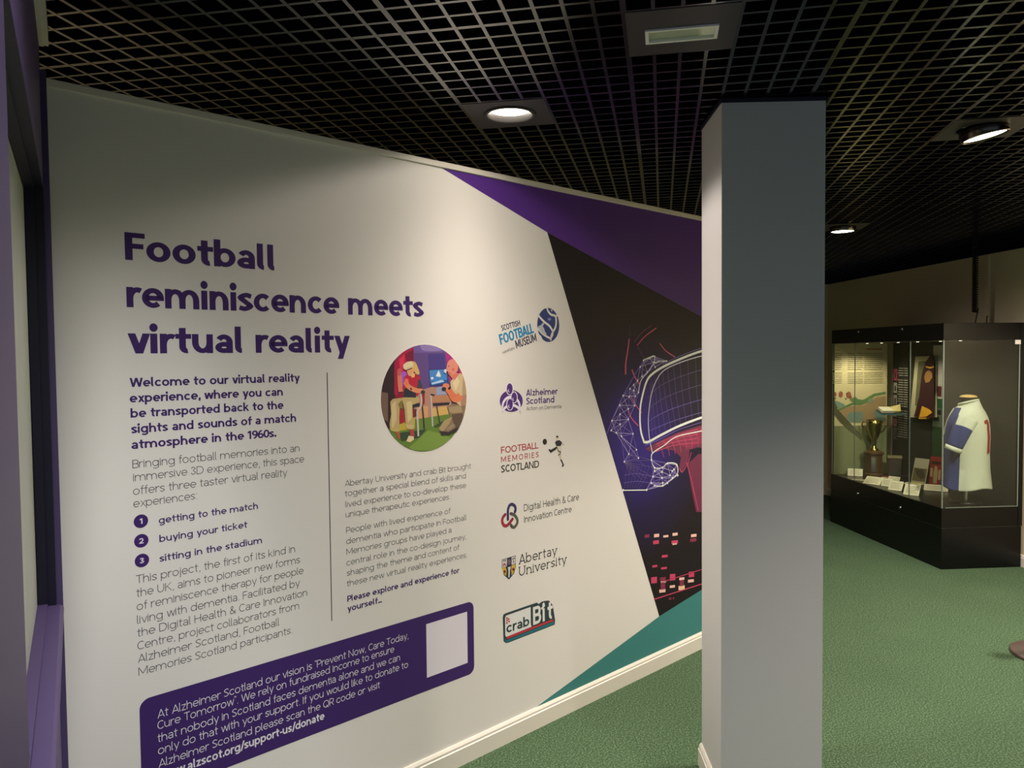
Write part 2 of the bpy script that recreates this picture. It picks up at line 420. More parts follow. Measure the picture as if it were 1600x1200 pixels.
# ------------------------------------------------------------------ the printed graphic on the wall
MUR = thing('wall_mural', 'large printed graphic with purple heading, logos and dark headset picture on the white wall', 'wall graphic')
MUR.matrix_world = Matrix.Translation(WP) @ Matrix((WD, UP, WN)).transposed().to_4x4()
STEP = .0002
INK = mat('purple ink', (62, 34, 100), .45, .4); GREYINK = mat('grey ink', (78, 74, 78), .5, .4); WHITEINK = mat('white ink', (228, 222, 226), .5, .4)
NAVY = mat('navy ink', (32, 52, 110), .5, .4); CYAN = mat('cyan ink', (18, 132, 178), .5, .4); BLACKINK = mat('black ink', (26, 24, 26), .5, .4)
REDINK = mat('red ink', (168, 46, 56), .5, .4); DKTEXT = mat('charcoal ink', (62, 62, 58), .5, .4)
_n = [0]
def ink(rgb, rough=.5):
    return mat('print %d %d %d' % rgb, rgb, rough, .4)
class Flat(MB):
    """flat printed shapes in wall coordinates (u, v), one thin layer above another"""
    def __init__(s, off=1): super().__init__(); s.k = off * STEP
    def shape(s, uv, m, lift=0.0):
        a = sum(uv[i][0] * uv[(i + 1) % len(uv)][1] - uv[(i + 1) % len(uv)][0] * uv[i][1] for i in range(len(uv)))
        if a < 0: uv = uv[::-1]
        s.poly([(u, v, s.k + lift) for u, v in uv], m)
    def stroke(s, uv, w, m, lift=0.0, caps=True):
        pts = [Vector(p) for p in uv]; n = len(pts); L = []; R = []
        for i, p in enumerate(pts):
            t0 = (p - pts[i - 1]).normalized() if i else (pts[1] - p).normalized()
            t1 = (pts[i + 1] - p).normalized() if i < n - 1 else t0
            t = (t0 + t1); t = t.normalized() if t.length > 1e-6 else t1
            nn = Vector((-t.y, t.x)); k = 1 / max(.5, nn.dot(Vector((-t1.y, t1.x))))
            L.append(p + nn * w / 2 * k); R.append(p - nn * w / 2 * k)
        vs = [(q.x, q.y, s.k + lift) for q in L] + [(q.x, q.y, s.k + lift) for q in R]
        s.add(vs, [(n + i, n + i + 1, i + 1, i) for i in range(n - 1)], m)
        if caps and w > .003:
            for p in (pts[0], pts[-1]): s.disc(p, w / 2, m, lift, 12)
    def disc(s, c, r, m, lift=0.0, seg=32, ry=None):
        ry = ry or r
        s.shape([(c[0] + r * math.cos(2 * PI * i / seg), c[1] + ry * math.sin(2 * PI * i / seg)) for i in range(seg)], m, lift)
def crop(x0, y0, sc): return lambda *p: [wuv(x0 + x / sc, y0 + y / sc) for x, y in p]
def smooth(pts, n=6):
    """Catmull-Rom through points"""
    P = [Vector(p) for p in pts]; P = [P[0] * 2 - P[1]] + P + [P[-1] * 2 - P[-2]]; out = []
    for i in range(1, len(P) - 2):
        a, b, c, d = P[i - 1:i + 3]
        for k in range(n):
            t = k / n
            out.append(.5 * ((2 * b) + (c - a) * t + (2 * a - 5 * b + 4 * c - d) * t * t + (3 * b - a - 3 * c + d) * t ** 3))
    return out + [P[-2]]

# lettering: every line is set between its two measured baseline ends
# a drawn sans alphabet: each letter is a few centre lines, inked with a pen of width w (capital height 0.7)
XH, AS, CP, DS = .515, .74, .70, -.20
def arc(cx, cy, rx, ry, a0, a1, n=None):
    n = n or max(4, int(abs(a1 - a0) / 15))
    return [(cx + rx * math.cos(math.radians(a0 + (a1 - a0) * k / n)), cy + ry * math.sin(math.radians(a0 + (a1 - a0) * k / n))) for k in range(n + 1)]
def wy_of(w): return w * (1 - max(0, w - .08) * 2.9)
def glyph(c, w):
    """-> (list of centre lines, list of dots, advance, list of solid pieces)"""
    P = []
    r = _glyph(c, w, wy_of(w), P)
    return r[0], r[1], r[2], P
def _glyph(c, w, wy, P):
    h = w / 2; g = wy / 2; ow = .50 + .62 * w; rx, ry, cx, cy = (ow - w) / 2, (XH - wy) / 2, ow / 2, XH / 2
    nw = .42 + .95 * w; ar = (nw - w) / 2; ay = min(ar + .02, .25); aY = XH - g - ay
    cr = (CP - wy) / 2; cw = .62 + .4 * w; crx = (cw - w) / 2
    O = arc(cx, cy, rx, ry, 0, 360, 28); dw = w * 1.06
    arch = lambda x: arc(x + ar, aY, ar, ay, 180, 0, 12)
    def limb(x0, y0, x1, y1, k=dw): P.append([(x0 - k / 2, y0), (x0 + k / 2, y0), (x1 + k / 2, y1), (x1 - k / 2, y1)])
    S = .085; V = .02; D = []
    if c == ' ': return [], [], .23 + w * .6
    if c in '.,:':
        D = [(.09, h * 1.15, h * 1.2)]
        if c == ',': return [[(.11, h * 2), (.11, 0), (.06, -.10)]], [], .21
        if c == ':': D.append((.09, XH - h * 1.15, h * 1.2))
        return [], D, .19
    if c in '\u201c\u201d':
        z = AS; return [[(.05, z), (.03, z - .14)], [(.17, z), (.15, z - .14)]], [], .24
    if c == '-': return [[(.05, .26), (.29, .26)]], [], .35
    if c == '/': limb(.03, -.08, .33, AS); return [], [], .37
    if c == 'o': return [O], [], ow + .07
    if c == 'c': return [arc(cx, cy, rx, ry, 42, 318, 20)], [], ow + .0
    if c == 'e': return [[(h * .9, cy - .005), (cx + rx, cy - .005)] + arc(cx, cy, rx, ry, 0, 314, 22)], [], ow + .05
    if c == 'a':
        aw = .40 + .66 * w; ax = aw - h; by = (XH * .60 - wy) / 2; tr = (aw - w) / 2; ty = min(tr, .15)
        return [arc(aw / 2, XH - g - ty, tr, ty, 152, 0, 10) + [(ax, 0)], arc(aw / 2, g + by, tr, by, 0, 360, 22)], [], aw + S
    if c == 'b': return [[(h, 0), (h, AS)], O], [], ow + .07
    if c == 'd': return [[(ow - h, 0), (ow - h, AS)], O], [], ow + S
    if c == 'p': return [[(h, DS), (h, XH)], O], [], ow + .07
    if c == 'q': return [[(ow - h, DS), (ow - h, XH)], O], [], ow + S
    if c == 'g': return [O, [(ow - h, XH)] + arc(cx, DS + g + .10, rx, .10, 0, -150, 10)], [], ow + S
    if c == 'n': return [[(h, 0), (h, XH)], arch(h) + [(nw - h, 0)]], [], nw + S
    if c == 'h': return [[(h, 0), (h, AS)], arch(h) + [(nw - h, 0)]], [], nw + S
    if c == 'm': return [[(h, 0), (h, XH)], arch(h) + [(nw - h, 0)], arch(nw - h) + [(2 * nw - w - h, 0)]], [], 2 * nw - w + S
    if c == 'r': return [[(h, 0), (h, XH)], arc(h + ar, aY, ar, ay, 180, 62, 9)], [], nw * .62 + .07
    if c == 'u': return [[(h, XH), (h, g + ay)] + arc(h + ar, g + ay, ar, ay, 180, 360, 12), [(nw - h, XH), (nw - h, 0)]], [], nw + S
    if c == 'i': return [[(h, 0), (h, XH)]], [(h, XH + .05 + h * 1.15, max(h * 1.2, .042))], w + S
    if c == 'j': return [[(h + .04, XH), (h + .04, DS + .12)] + arc(h - .06, DS + .12, .10, .12 - g, 0, -80, 6)], [(h + .04, XH + .06 + h * 1.15, max(h * 1.22, .042))], w + .12
    if c == 'l': r = .07 + g * .5; return [[(h, AS), (h, g + r)] + arc(h + r, g + r, r, r, 180, 278, 6)], [], w + r + .05
    if c == 't': r = .08 + g * .5; x = .10 + h; return [[(x, XH + .16), (x, g + r)] + arc(x + r, g + r, r, r, 180, 285, 7), [(.0, XH - g), (x + h + .15, XH - g)]], [], x + h + .19
    if c == 'f': r = .10 + g * .5; x = .09 + h; return [[(x, 0), (x, AS - g - r)] + arc(x + r, AS - g - r, r, r, 180, 75, 7), [(.0, XH - g), (x + h + .14, XH - g)]], [], x + h + .17
    if c == 's':
        sw = .37 + .55 * w; q = [(sw - h * .5, XH * .80), (sw * .55, XH - g), (h * .85, XH * .73), (sw * .5, XH * .5), (sw - h * .85, XH * .27), (sw * .45, g), (h * .4, XH * .19)]
        return [smooth(q, 5)], [], sw + .06
    if c == 'k': limb(h + w * .3, XH * .40, .36 + .4 * w, XH); limb(h + w * .55 + .06, XH * .58, .40 + .5 * w, 0); return [[(h, 0), (h, AS)]], [], .44 + .9 * w + V
    if c == 'v': a = .44 + .75 * w; limb(dw / 2, XH, a / 2, 0); limb(a - dw / 2, XH, a / 2, 0); return [], [], a + V
    if c == 'y': a = .44 + .75 * w; limb(dw / 2, XH, a / 2, 0); limb(a - dw / 2, XH, a / 2 - (a / 2 - dw / 2) * .39, DS); return [], [], a + V
    if c == 'w':
        a = .64 + 1.25 * w; q = a / 4 + dw * .12
        limb(dw / 2, XH, q, 0); limb(a / 2, XH, q, 0); limb(a / 2, XH, a - q, 0); limb(a - dw / 2, XH, a - q, 0); return [], [], a + V
    if c == 'x': a = .42 + .7 * w; limb(dw / 2, XH, a - dw / 2, 0); limb(a - dw / 2, XH, dw / 2, 0); return [], [], a + V
    if c == 'z': a = .38 + .5 * w; limb(a - w * .7, XH - g, w * .7, g); return [[(.01, XH - g), (a - .01, XH - g)], [(0, g), (a, g)]], [], a + .06
    T = CP - g
    if c == 'A': a = .58 + .7 * w; limb(dw / 2, 0, a / 2, CP); limb(a - dw / 2, 0, a / 2, CP); return [[(a * .24, .19), (a * .76, .19)]], [], a + V
    if c == 'B': b = .44 + .5 * w; r1 = (.34 - g) / 2; return [[(h, 0), (h, CP)], [(h, T)] + arc(b - .17, T - r1, .17 - h * .45, r1, 90, -90, 10) + [(h, T - 2 * r1)], [(h, T - 2 * r1)] + arc(b - .16, (T - 2 * r1 + g) / 2, .18 - h * .3, (T - 2 * r1 - g) / 2, 90, -90, 10) + [(h, g)]], [], b + .06
    if c == 'C': return [arc(cw / 2, CP / 2, crx, cr, 48, 312, 22)], [], cw * .95
    if c == 'D': return [[(h, 0), (h, CP)], [(h, T)] + arc(cw * .45, CP / 2, cw * .55 - h, cr, 90, -90, 16) + [(h, g)]], [], cw + .07
    if c in 'EF':
        e = .40 + .5 * w; L = [[(h, 0), (h, CP)], [(h, T), (e, T)], [(h, .36), (e - .04, .36)]]
        if c == 'E': L.append([(h, g), (e, g)])
        return L, [], e + .05
    if c == 'H': a = .56 + .4 * w; return [[(h, 0), (h, CP)], [(a - h, 0), (a - h, CP)], [(h, .36), (a - h, .36)]], [], a + S
    if c == 'I': return [[(h, 0), (h, CP)]], [], w + S
    if c == 'K': limb(h + w * .3, .26, .50 + .4 * w, CP); limb(h + w * .6 + .08, .44, .53 + .6 * w, 0); return [[(h, 0), (h, CP)]], [], .56 + 1.0 * w
    if c == 'L': e = .41 + .3 * w; return [[(h, 0), (h, CP)], [(h, g), (e, g)]], [], e
    if c == 'M': a = .72 + .7 * w; limb(h, CP, a / 2, .12); limb(a - h, CP, a / 2, .12); return [[(h, 0), (h, CP)], [(a - h, 0), (a - h, CP)]], [], a + S
    if c == 'N': a = .58 + .5 * w; limb(h, CP, a - h, 0, w); return [[(h, 0), (h, CP)], [(a - h, 0), (a - h, CP)]], [], a + S
    if c in 'OQ':
        L = [arc(cw / 2 + .02, CP / 2, crx + .02, cr, 0, 360, 32)]
        if c == 'Q': L.append([(cw * .55, .20), (cw * .95, -.03)])
        return L, [], cw + .09
    if c in 'PR':
        b = .46 + .45 * w; r1 = (.40 - g) / 2
        L = [[(h, 0), (h, CP)], [(h, T)] + arc(b - .19, T - r1, .19 - h * .6, r1, 90, -90, 12) + [(h, T - 2 * r1)]]
        if c == 'R': limb(b - .24, T - 2 * r1, b - .02, 0)
        return L, [], b + .05
    if c == 'S':
        sw = .44 + .5 * w; q = [(sw - h * .6, CP * .84), (sw * .55, T), (h, CP * .74), (sw * .5, CP * .51), (sw - h, CP * .26), (sw * .45, g), (h * .5, CP * .15)]
        return [smooth(q, 6)], [], sw + .06
    if c == 'T': a = .52 + .3 * w; return [[(0, T), (a, T)], [(a / 2, 0), (a / 2, CP)]], [], a + .04
    if c == 'U': a = .56 + .4 * w; r = (a - w) / 2; return [[(h, CP), (h, g + r)] + arc(a / 2, g + r, r, r, 180, 360, 14) + [(a - h, CP)]], [], a + S
    if c == 'W':
        a = .84 + 1.2 * w; q = a / 4 + dw * .1
        limb(dw / 2, CP, q, 0); limb(a / 2, CP, q, 0); limb(a / 2, CP, a - q, 0); limb(a - dw / 2, CP, a - q, 0); return [], [], a + V
    if c == '0': return [arc(.25 + h * .5, CP / 2, .25 - h * .5, cr, 0, 360, 28)], [], .58
    if c == '1': return [[(.15 + h, 0), (.15 + h, CP)], [(.0, CP - .15 - h * .3), (.15 + h * .6, CP - g * .6)]], [], .15 + w + .08
    if c == '2': return [arc(.22 + h * .5, T - .19, .22 - h * .4, .19, 165, -35, 12) + [(w * .6, g), ], [(.01, g), (.46 + h, g)]], [], .50 + h
    if c == '3': return [smooth([(.03, CP - .14), (.21, T), (.40, .53), (.22, .365), (.43, .19), (.21, g), (.01, .15)], 6)], [], .50 + h
    if c in '69':
        q = [arc(.24 + h * .5, .22, .24 - h * .5, .22 - g, 0, 360, 24), smooth([(.40, CP - g * .6), (.22, CP - .12), (.06 + h * .3, .36), (h, .22)], 5)]
        if c == '9': q = [[(.48 + h - x, CP - y) for x, y in p] for p in q]
        return q, [], .56
    if c == '&': return [smooth([(.56, 0), (.36, .22), (.13, .50), (.17, .66), (.29, .66), (.32, .53), (.08, .28), (.09, .08), (.27, g), (.45, .12), (.53, .32)], 5)], [], .62
    return [], [], .3
NUDGE = 5e-5                                              # overlapping strokes of one letter lie a hair above each other
def slabs(c, w):
    h = w / 2; nw = .42 + .95 * w; dw = w * 1.06; a = {'A': .58 + .7 * w, 'U': .56 + .4 * w, 'v': .44 + .75 * w, 'y': .44 + .75 * w}.get(c, 0); k = .085; f = k * .55
    return {'A': [(h, 0, k), (a - h, 0, k)], 'b': [(h - f + h, AS, f)], 'r': [(h, 0, k), (h - f + h, XH, f)], 'n': [(h, 0, k), (nw - h, 0, k), (h - f + h, XH, f)], 'i': [(h, 0, k), (h - f + h, XH, f)],
            'U': [(h, CP, k), (a - h, CP, k)], 'v': [(dw / 2, XH, k), (a - dw / 2, XH, k)], 'y': [(dw / 2, XH, k), (a - dw / 2, XH, k)]}.get(c, [])
def glyph_line(txt, w, spacing=1.0, serif=False):
    """-> vertices, faces of a whole line inked with pen width w"""
    vs = []; fs = []; x = 0.0; ky = wy_of(w) / w
    for c in txt:
        lines, dots, adv, solid = glyph(c, w); lay = 0
        if serif:
            lines = lines + [[(q - k, y - w * .4 if y > .1 else w * .4), (q + k, y - w * .4 if y > .1 else w * .4)] for q, y, k in slabs(c, w)]; adv += .05
        for ln in lines:
            pts = [Vector(ln[0])]
            for p in ln[1:]:
                if (Vector(p) - pts[-1]).length > 1e-5: pts.append(Vector(p))
            n = len(pts); closed = n > 3 and (pts[0] - pts[-1]).length < 1e-4; k0 = len(vs); z = lay * NUDGE; lay += 1
            for i, p in enumerate(pts):
                if closed: a = pts[i - 1] if i else pts[-2]; b = pts[i + 1] if i < n - 1 else pts[1]
                else: a = pts[i - 1] if i else None; b = pts[i + 1] if i < n - 1 else None
                t0 = (p - a).normalized() if a is not None else (b - p).normalized(); t1 = (b - p).normalized() if b is not None else t0
                t = t0 + t1; t = t.normalized() if t.length > .05 else t1
                nn = Vector((-t.y, t.x)); k = w / 2 / max(.6, nn.dot(Vector((-t1.y, t1.x))))
                vs += [(x + p.x + nn.x * k, p.y + nn.y * k * ky, z), (x + p.x - nn.x * k, p.y - nn.y * k * ky, z)]
            for i in range(n - 1): fs.append((k0 + 2 * i + 1, k0 + 2 * i + 3, k0 + 2 * i + 2, k0 + 2 * i))
        for pl in solid:
            k0 = len(vs); vs += [(x + a, b, lay * NUDGE) for a, b in pl]; lay += 1
            fs.append((k0, k0 + 1, k0 + 2, k0 + 3) if pl[2][1] > pl[0][1] else (k0 + 3, k0 + 2, k0 + 1, k0))
        for dx, dy, r in dots:
            k0 = len(vs); vs += [(x + dx + r * math.cos(2 * PI * q / 16), dy + r * math.sin(2 * PI * q / 16), 0) for q in range(16)]; fs.append(tuple(range(k0, k0 + 16)))
        x += adv + (spacing - 1) * .4 + w * .12 - max(0, w - .1) * .5
    return [Vector(q) for q in vs], fs
CAP = CP
def set_line(fl, txt, a, b, cap, bold, m, spacing=1.0, fit=True, lift=0.0, shear=0.0, level=False, serif=False):
    """a, b: baseline ends in (u, v); cap: capital height in metres"""
    vs, fs = glyph_line(txt, bold, spacing, serif)
    x0 = min(v.x for v in vs); x1 = max(v.x for v in vs)
    a = Vector(a); b = Vector(b)
    if level: v = (a.y + b.y) / 2; a.y = b.y = v
    d = (b - a); up = Vector((-d.y, d.x)).normalized(); sy = cap / CAP; sx = d.length / (x1 - x0)
    d.normalize()
    out = []
    for q in vs:
        p = a + d * ((q.x - x0) * sx + q.y * sy * shear) + up * (q.y * sy)
        out.append((p.x, p.y, fl.k + lift + q.z))
    fl.add(out, fs, m)
def cap_at(x, y0, y1): return wuv(x, y0)[1] - wuv(x, y1)[1]
def block(name, lines, cap, bold, m, parent=MUR, off=1, label=None):
    e = bpy.data.objects.new(name, None); COL.objects.link(e); e.empty_display_size = .02; e.parent = parent
    if label: e['label'] = label
    for txt, x0, y0, x1, y1 in lines:
        fl = Flat(off); set_line(fl, txt, wuv(x0, y0), wuv(x1, y1), cap, bold, m, level=True); fl.build('text_line', e)
    return e

block('heading', [('Football', 195.6, 407.3, 428.6, 421.5), ('reminiscence meets', 198, 480.4, 662.6, 495), ('virtual reality', 200, 552.5, 547, 550.5)],
      cap_at(203, 364.3, 407.4), .185, INK, label='large bold purple heading')
block('intro_text', [('Welcome to our virtual reality', 202.7, 604, 468.6, 596.7), ('experience, where you can', 202.7, 628.6, 442, 618.5),
      ('be transported back to the', 204, 652.6, 443, 639), ('sights and sounds of a match', 204.7, 676.4, 462.7, 659.5), ('atmosphere in the 1960s.', 205.3, 700.7, 432, 683.5)],
      cap_at(205, 589.8, 604), .166, INK, label='bold purple welcome paragraph')
LT = .060
block('body_text', [('Bringing football memories into an', 207, 732, 468, 705), ('immersive 3D experience, this space', 207.9, 751.7, 475.3, 722.6),
      ('offers three taster virtual reality', 207.9, 771.7, 449, 745.4), ('experiences:', 208.5, 792, 308, 781)], cap_at(210, 719, 732), LT, GREYINK, label='light grey paragraph under the welcome')
ls = block('list_text', [('getting to the match', 248, 817, 403, 796.5), ('buying your ticket', 249, 845.5, 386.7, 826), ('sitting in the stadium', 249, 875.5, 409.5, 851)],
      cap_at(250, 834.3, 845.3), .125, INK, label='bold purple list of three')
for q, (x, y) in enumerate(((220.2, 814.4), (220.8, 845), (221.8, 875.8))):
    fl = Flat(1); c = wuv(x, y); r = wuv(x + 11.3, y)[0] - c[0]; fl.disc(c, r, INK)
    bd = fl.build('number_badge', ls)
    g = Flat(2); hh = r * .8; wd = r * (.42 if q == 0 else .62)
    set_line(g, str(q + 1), (c[0] - wd / 2, c[1] - hh / 2), (c[0] + wd / 2, c[1] - hh / 2), hh, .15, WHITEINK)
    nv = len(fl.v); fl.add(g.v, g.f, WHITEINK); bpy.data.objects.remove(bd); fl.build('number_badge', ls)
block('project_text', [('This project, the first of its kind in', 212.6, 910.6, 461, 864), ('the UK, aims to pioneer new forms', 213.2, 931, 469, 881.5),
      ('of reminiscence therapy for people', 213.6, 951, 474.4, 899), ('living with dementia. Facilitated by', 214.2, 971.7, 468.7, 918.8), ('the Digital Health & Care Innovation', 214.5, 991.7, 480, 934),
      ('Centre, project collaborators from', 214.8, 1012, 467.4, 954.5), ('Alzheimer Scotland, Football', 215.5, 1032.8, 436.4, 980), ('Memories Scotland participants.', 216.4, 1052.5, 457, 992.5)],
      cap_at(215, 1039.5, 1052.5), LT, GREYINK, label='light grey paragraph under the numbered list')
fl = Flat(1); a = wuv(510.5, 582); b = wuv(519, 970); fl.stroke([((a[0] + b[0]) / 2, a[1]), ((a[0] + b[0]) / 2, b[1])], .0035, GREYINK, caps=False); fl.build('divider_line', MUR)
block('partner_text', [('Abertay University and crab Bit brought', 539, 758.3, 736, 733.5), ('together a special blend of skills and', 539, 775, 728, 748),
      ('lived experience to co-develop these', 539.7, 791, 728, 763.5), ('unique therapeutic experiences.', 540, 807.8, 703.5, 781), ('People with lived experience of', 541, 832.5, 704, 803),
      ('dementia who participate in Football', 541, 849.3, 728.7, 813.5), ('Memories groups have played a', 541.3, 865.7, 705.3, 833), ('central role in the co-design journey,', 541.3, 882.5, 728.5, 843.5),
      ('shaping the theme and content of', 542, 898.8, 717.7, 860), ('these new virtual reality experiences.', 542, 915, 730, 872)], cap_at(545, 748.5, 758), LT, GREYINK, label='light grey paragraph under the round photograph')
block('closing_text', [('Please explore and experience for', 542.7, 940.3, 718, 895), ('yourself...', 543, 955.5, 596.8, 941.5)], cap_at(545, 930.5, 940), .15, INK, label='small bold purple closing line')

# donation panel
uL = wuv(217.5, 1098)[0]; uR = wuv(740.5, 1000)[0]; vT = (wuv(739, 939)[1] + wuv(217.5, 1094)[1]) / 2; vB = wuv(741, 1051)[1]; rr = .03
fl = Flat(1); pts = []
for cx, cy, a0 in ((uR - rr, vT - rr, 0), (uL + rr, vT - rr, 90), (uL + rr, vB + rr, 180), (uR - rr, vB + rr, 270)):
    pts += [(cx + rr * math.cos(math.radians(a0 + k * 15)), cy + rr * math.sin(math.radians(a0 + k * 15))) for k in range(7)]
fl.shape(pts, INK); DON = fl.build('donation_panel', MUR, label='dark purple rounded panel at the foot of the graphic')
block('panel_text', [('At Alzheimer Scotland our vision is \u201cPrevent Now, Care Today,', 246.2, 1119.5, 638, 1000), ('Cure Tomorrow\u201d. We rely on fundraised income to ensure', 246.2, 1139.8, 615.8, 1019),
      ('that nobody in Scotland faces dementia alone and we can', 246.2, 1158.7, 625, 1033), ('only do that with your support. If you would like to donate to', 247, 1179, 637.5, 1043), ('Alzheimer Scotland please scan the QR code or visit', 248, 1198, 593.8, 1076)],
      cap_at(250, 1106.3, 1119.3), LT, WHITEINK, DON, 2, label='light white lettering')
e = wuv(507, 1123.5); v = e[1]
fl = Flat(2); set_line(fl, 'www.alzscot.org/support-us/donate', (wuv(248, 1198)[0], v), (e[0], v), cap_at(500, 1110.5, 1122.5), .15, WHITEINK); fl.build('web_address', DON, label='bold white web address')
fl = Flat(2); q = [wuv(*p) for p in ((666, 975), (729.5, 956), (731, 1035.5), (666.8, 1059))]
u0 = (q[0][0] + q[3][0]) / 2; u1 = (q[1][0] + q[2][0]) / 2; v0 = (q[0][1] + q[1][1]) / 2; v1 = (q[2][1] + q[3][1]) / 2
fl.shape([(u0, v0), (u1, v0), (u1, v1), (u0, v1)], WHITEINK); fl.build('blank_square', DON, label='blank white square')

# ---- logos
def logo(name, label): return Flat(1), name, label
# 1 museum
C = crop(760, 470, 10); fl = Flat(1)
set_line(fl, 'SCOTTISH', *C((240, 474), (531, 385)), cap_at(784, 508, 517), .16, mat('museum ink', (38, 34, 74), .5, .4))
set_line(fl, 'FOOTBALL', *C((222, 690), (745, 498)), cap_at(783, 522, 538.5), .20, CYAN)
set_line(fl, 'MUSEUM', *C((468, 748), (790, 628)), cap_at(808, 531.5, 544.5), .17, MATS['museum ink'])
set_line(fl, 'HAMPDEN', *C((255, 832), (440, 757)), cap_at(786, 549, 553), .10, DKTEXT)
LG = fl.build('museum_logo', MUR, label='museum logo of slanted capitals beside a dark blue ball')
fl = Flat(1); cc = C((968, 378))[0]; ra = (C((1140, 378))[0][0] - C((795, 378))[0][0]) / 2; rb = (C((968, 112))[0][1] - C((968, 645))[0][1]) / 2
fl.disc(cc, ra, NAVY, 0, 40, rb)
pw = ink((222, 220, 212))
for pl, w in ((smooth(C((810, 225), (850, 275), (905, 330), (985, 395), (1040, 480))), .010), (smooth(C((945, 112), (965, 165), (1010, 215), (1075, 240), (1090, 330), (1075, 420), (1040, 485), (1015, 540), (1005, 610))), .010),
              (smooth(C((1040, 480), (1035, 540), (1000, 590))), .006), (smooth(C((800, 430), (860, 500), (920, 545), (1000, 590))), .009), (C((1075, 240), (1140, 215)), .008)):
    fl.stroke(pl, w, pw, STEP)
fl.shape(C((805, 400), (850, 380), (880, 340), (905, 350), (880, 400), (900, 430), (915, 480), (940, 520), (930, 545), (880, 520), (830, 460)), ink((176, 186, 190)), STEP)
fl.shape(C((955, 275), (1005, 265), (1010, 300), (985, 310), (960, 305)), ink((120, 132, 190)), STEP)
fl.shape(C((1005, 135), (1025, 140), (1030, 165), (1012, 160)), pw, STEP)
fl.shape(C((790, 500), (850, 545), (875, 600), (905, 640), (880, 650), (800, 600)), M_WALL, STEP * 1.2)
fl.build('ball_emblem', LG, label='dark blue ball emblem')
# 2 charity
C = crop(760, 580, 10); PI_ = mat('charity purple', (74, 40, 118), .5, .4)
fl = Flat(1)
set_line(fl, 'Alzheimer', *C((620, 388), (1115, 360)), cap_at(822, 608.5, 618.7), .145, PI_)
set_line(fl, 'Scotland', *C((622, 520), (1060, 489)), cap_at(822, 621.5, 632), .145, PI_)
set_line(fl, 'Action on Dementia', *C((622, 615), (1170, 577)), cap_at(822, 635.5, 641.5), .08, GREYINK)
LG = fl.build('charity_logo', MUR, label='purple logo of three heads in a circle with a charity name')
fl = Flat(1)
def oval(cx, cy, rx, ry, n=28, t0=0, t1=360):
    return C(*[(cx + rx * math.cos(math.radians(t0 + (t1 - t0) * k / n)), cy + ry * math.sin(math.radians(t0 + (t1 - t0) * k / n))) for k in range(n + (t1 - t0 < 360))])
fl.shape(oval(388, 466, 180, 172), PI_)
wl = ink((236, 228, 236))
fl.stroke(oval(385, 560, 135, 160, 20, 180, 360), .011, wl, STEP)
fl.stroke(oval(392, 660, 140, 130, 20, 190, 350), .011, wl, STEP)
for cx, cy, rx, ry in ((362, 275, 46, 86), (432, 410, 42, 80), (366, 518, 44, 84)):
    fl.shape(oval(cx, cy, rx + 13, ry + 13), wl, STEP * 2); fl.shape(oval(cx, cy, rx, ry), PI_, STEP * 3)
    fl.stroke(C((cx - 16, cy + 5), (cx - 26, cy + 38), (cx - 14, cy + 42), (cx - 8, cy + 56)), .003, wl, STEP * 4)
fl.build('heads_emblem', LG, label='purple emblem of three heads')
# 3 memories
C = crop(760, 670, 10); fl = Flat(1)
set_line(fl, 'FOOTBALL', *C((228, 388), (812, 305)), cap_at(783, 698, 708.5), .115, REDINK)
set_line(fl, 'MEMORIES', *C((228, 525), (817, 443)), cap_at(783, 713, 722), .105, REDINK, spacing=1.5)
set_line(fl, 'SCOTLAND', *C((228, 687), (823, 602)), cap_at(783, 727, 738.5), .125, BLACKINK)
LG = fl.build('memories_logo', MUR, label='red and black capitals beside a kicking footballer')
fl = Flat(1)
fl.shape(oval(912, 203, 34, 47), BLACKINK)
SKN = ink((205, 190, 165)); fl.shape(oval(1107, 138, 19, 30), SKN); fl.shape(oval(1107, 122, 20, 14), BLACKINK, STEP)
fl.shape(C((1150, 195), (1190, 205), (1180, 225), (1225, 250), (1218, 264), (1160, 238)), SKN)
fl.shape(C((1088, 188), (1140, 175), (1182, 215), (1158, 272), (1092, 272), (1070, 218)), ink((30, 24, 48)), STEP)
fl.shape(C((1092, 270), (1162, 270), (1172, 330), (1150, 360), (1112, 345)), ink((214, 206, 182)), STEP)
fl.shape(C((1108, 288), (1095, 275), (1030, 315), (1000, 330), (985, 312), (968, 328), (1005, 380), (1025, 362), (1085, 325)), BLACKINK, STEP * 2)
fl.shape(C((1118, 350), (1158, 350), (1165, 400), (1172, 478), (1148, 482), (1125, 400)), SKN)
fl.stroke(C((1108, 300), (1118, 345), (1155, 360)), .004, BLACKINK, STEP * 2); fl.stroke(C((1122, 412), (1145, 398), (1160, 365)), .004, BLACKINK, STEP * 2)
fl.shape(C((1150, 482), (1174, 478), (1212, 562), (1200, 592), (1178, 590), (1186, 552)), BLACKINK, STEP)
fl.build('footballer_emblem', LG, label='black footballer kicking a ball')
# 4 innovation centre
C = crop(760, 760, 10); fl = Flat(1)
set_line(fl, 'Digital Health & Care', *C((585, 392), (1447, 212)), cap_at(819, 788.5, 799.5), .085, DKTEXT)
set_line(fl, 'Innovation Centre', *C((588, 570), (1332, 400)), cap_at(819, 806.5, 817), .085, DKTEXT)
LG = fl.build('innovation_logo', MUR, label='three coloured interlocking loops with two lines of grey lettering')
fl = Flat(1)
fl.stroke(smooth(C((336, 515), (335, 440), (338, 360), (360, 300), (398, 280), (440, 305), (455, 350), (446, 398))), .014, ink((52, 44, 92)))
fl.stroke(smooth(C((294, 440), (258, 485), (246, 545), (268, 602), (308, 617), (350, 585), (408, 510))), .014, ink((158, 34, 62)))
fl.stroke(smooth(C((380, 425), (440, 452), (478, 510), (480, 575), (440, 634), (402, 632), (384, 605))), .014, ink((84, 88, 76)))
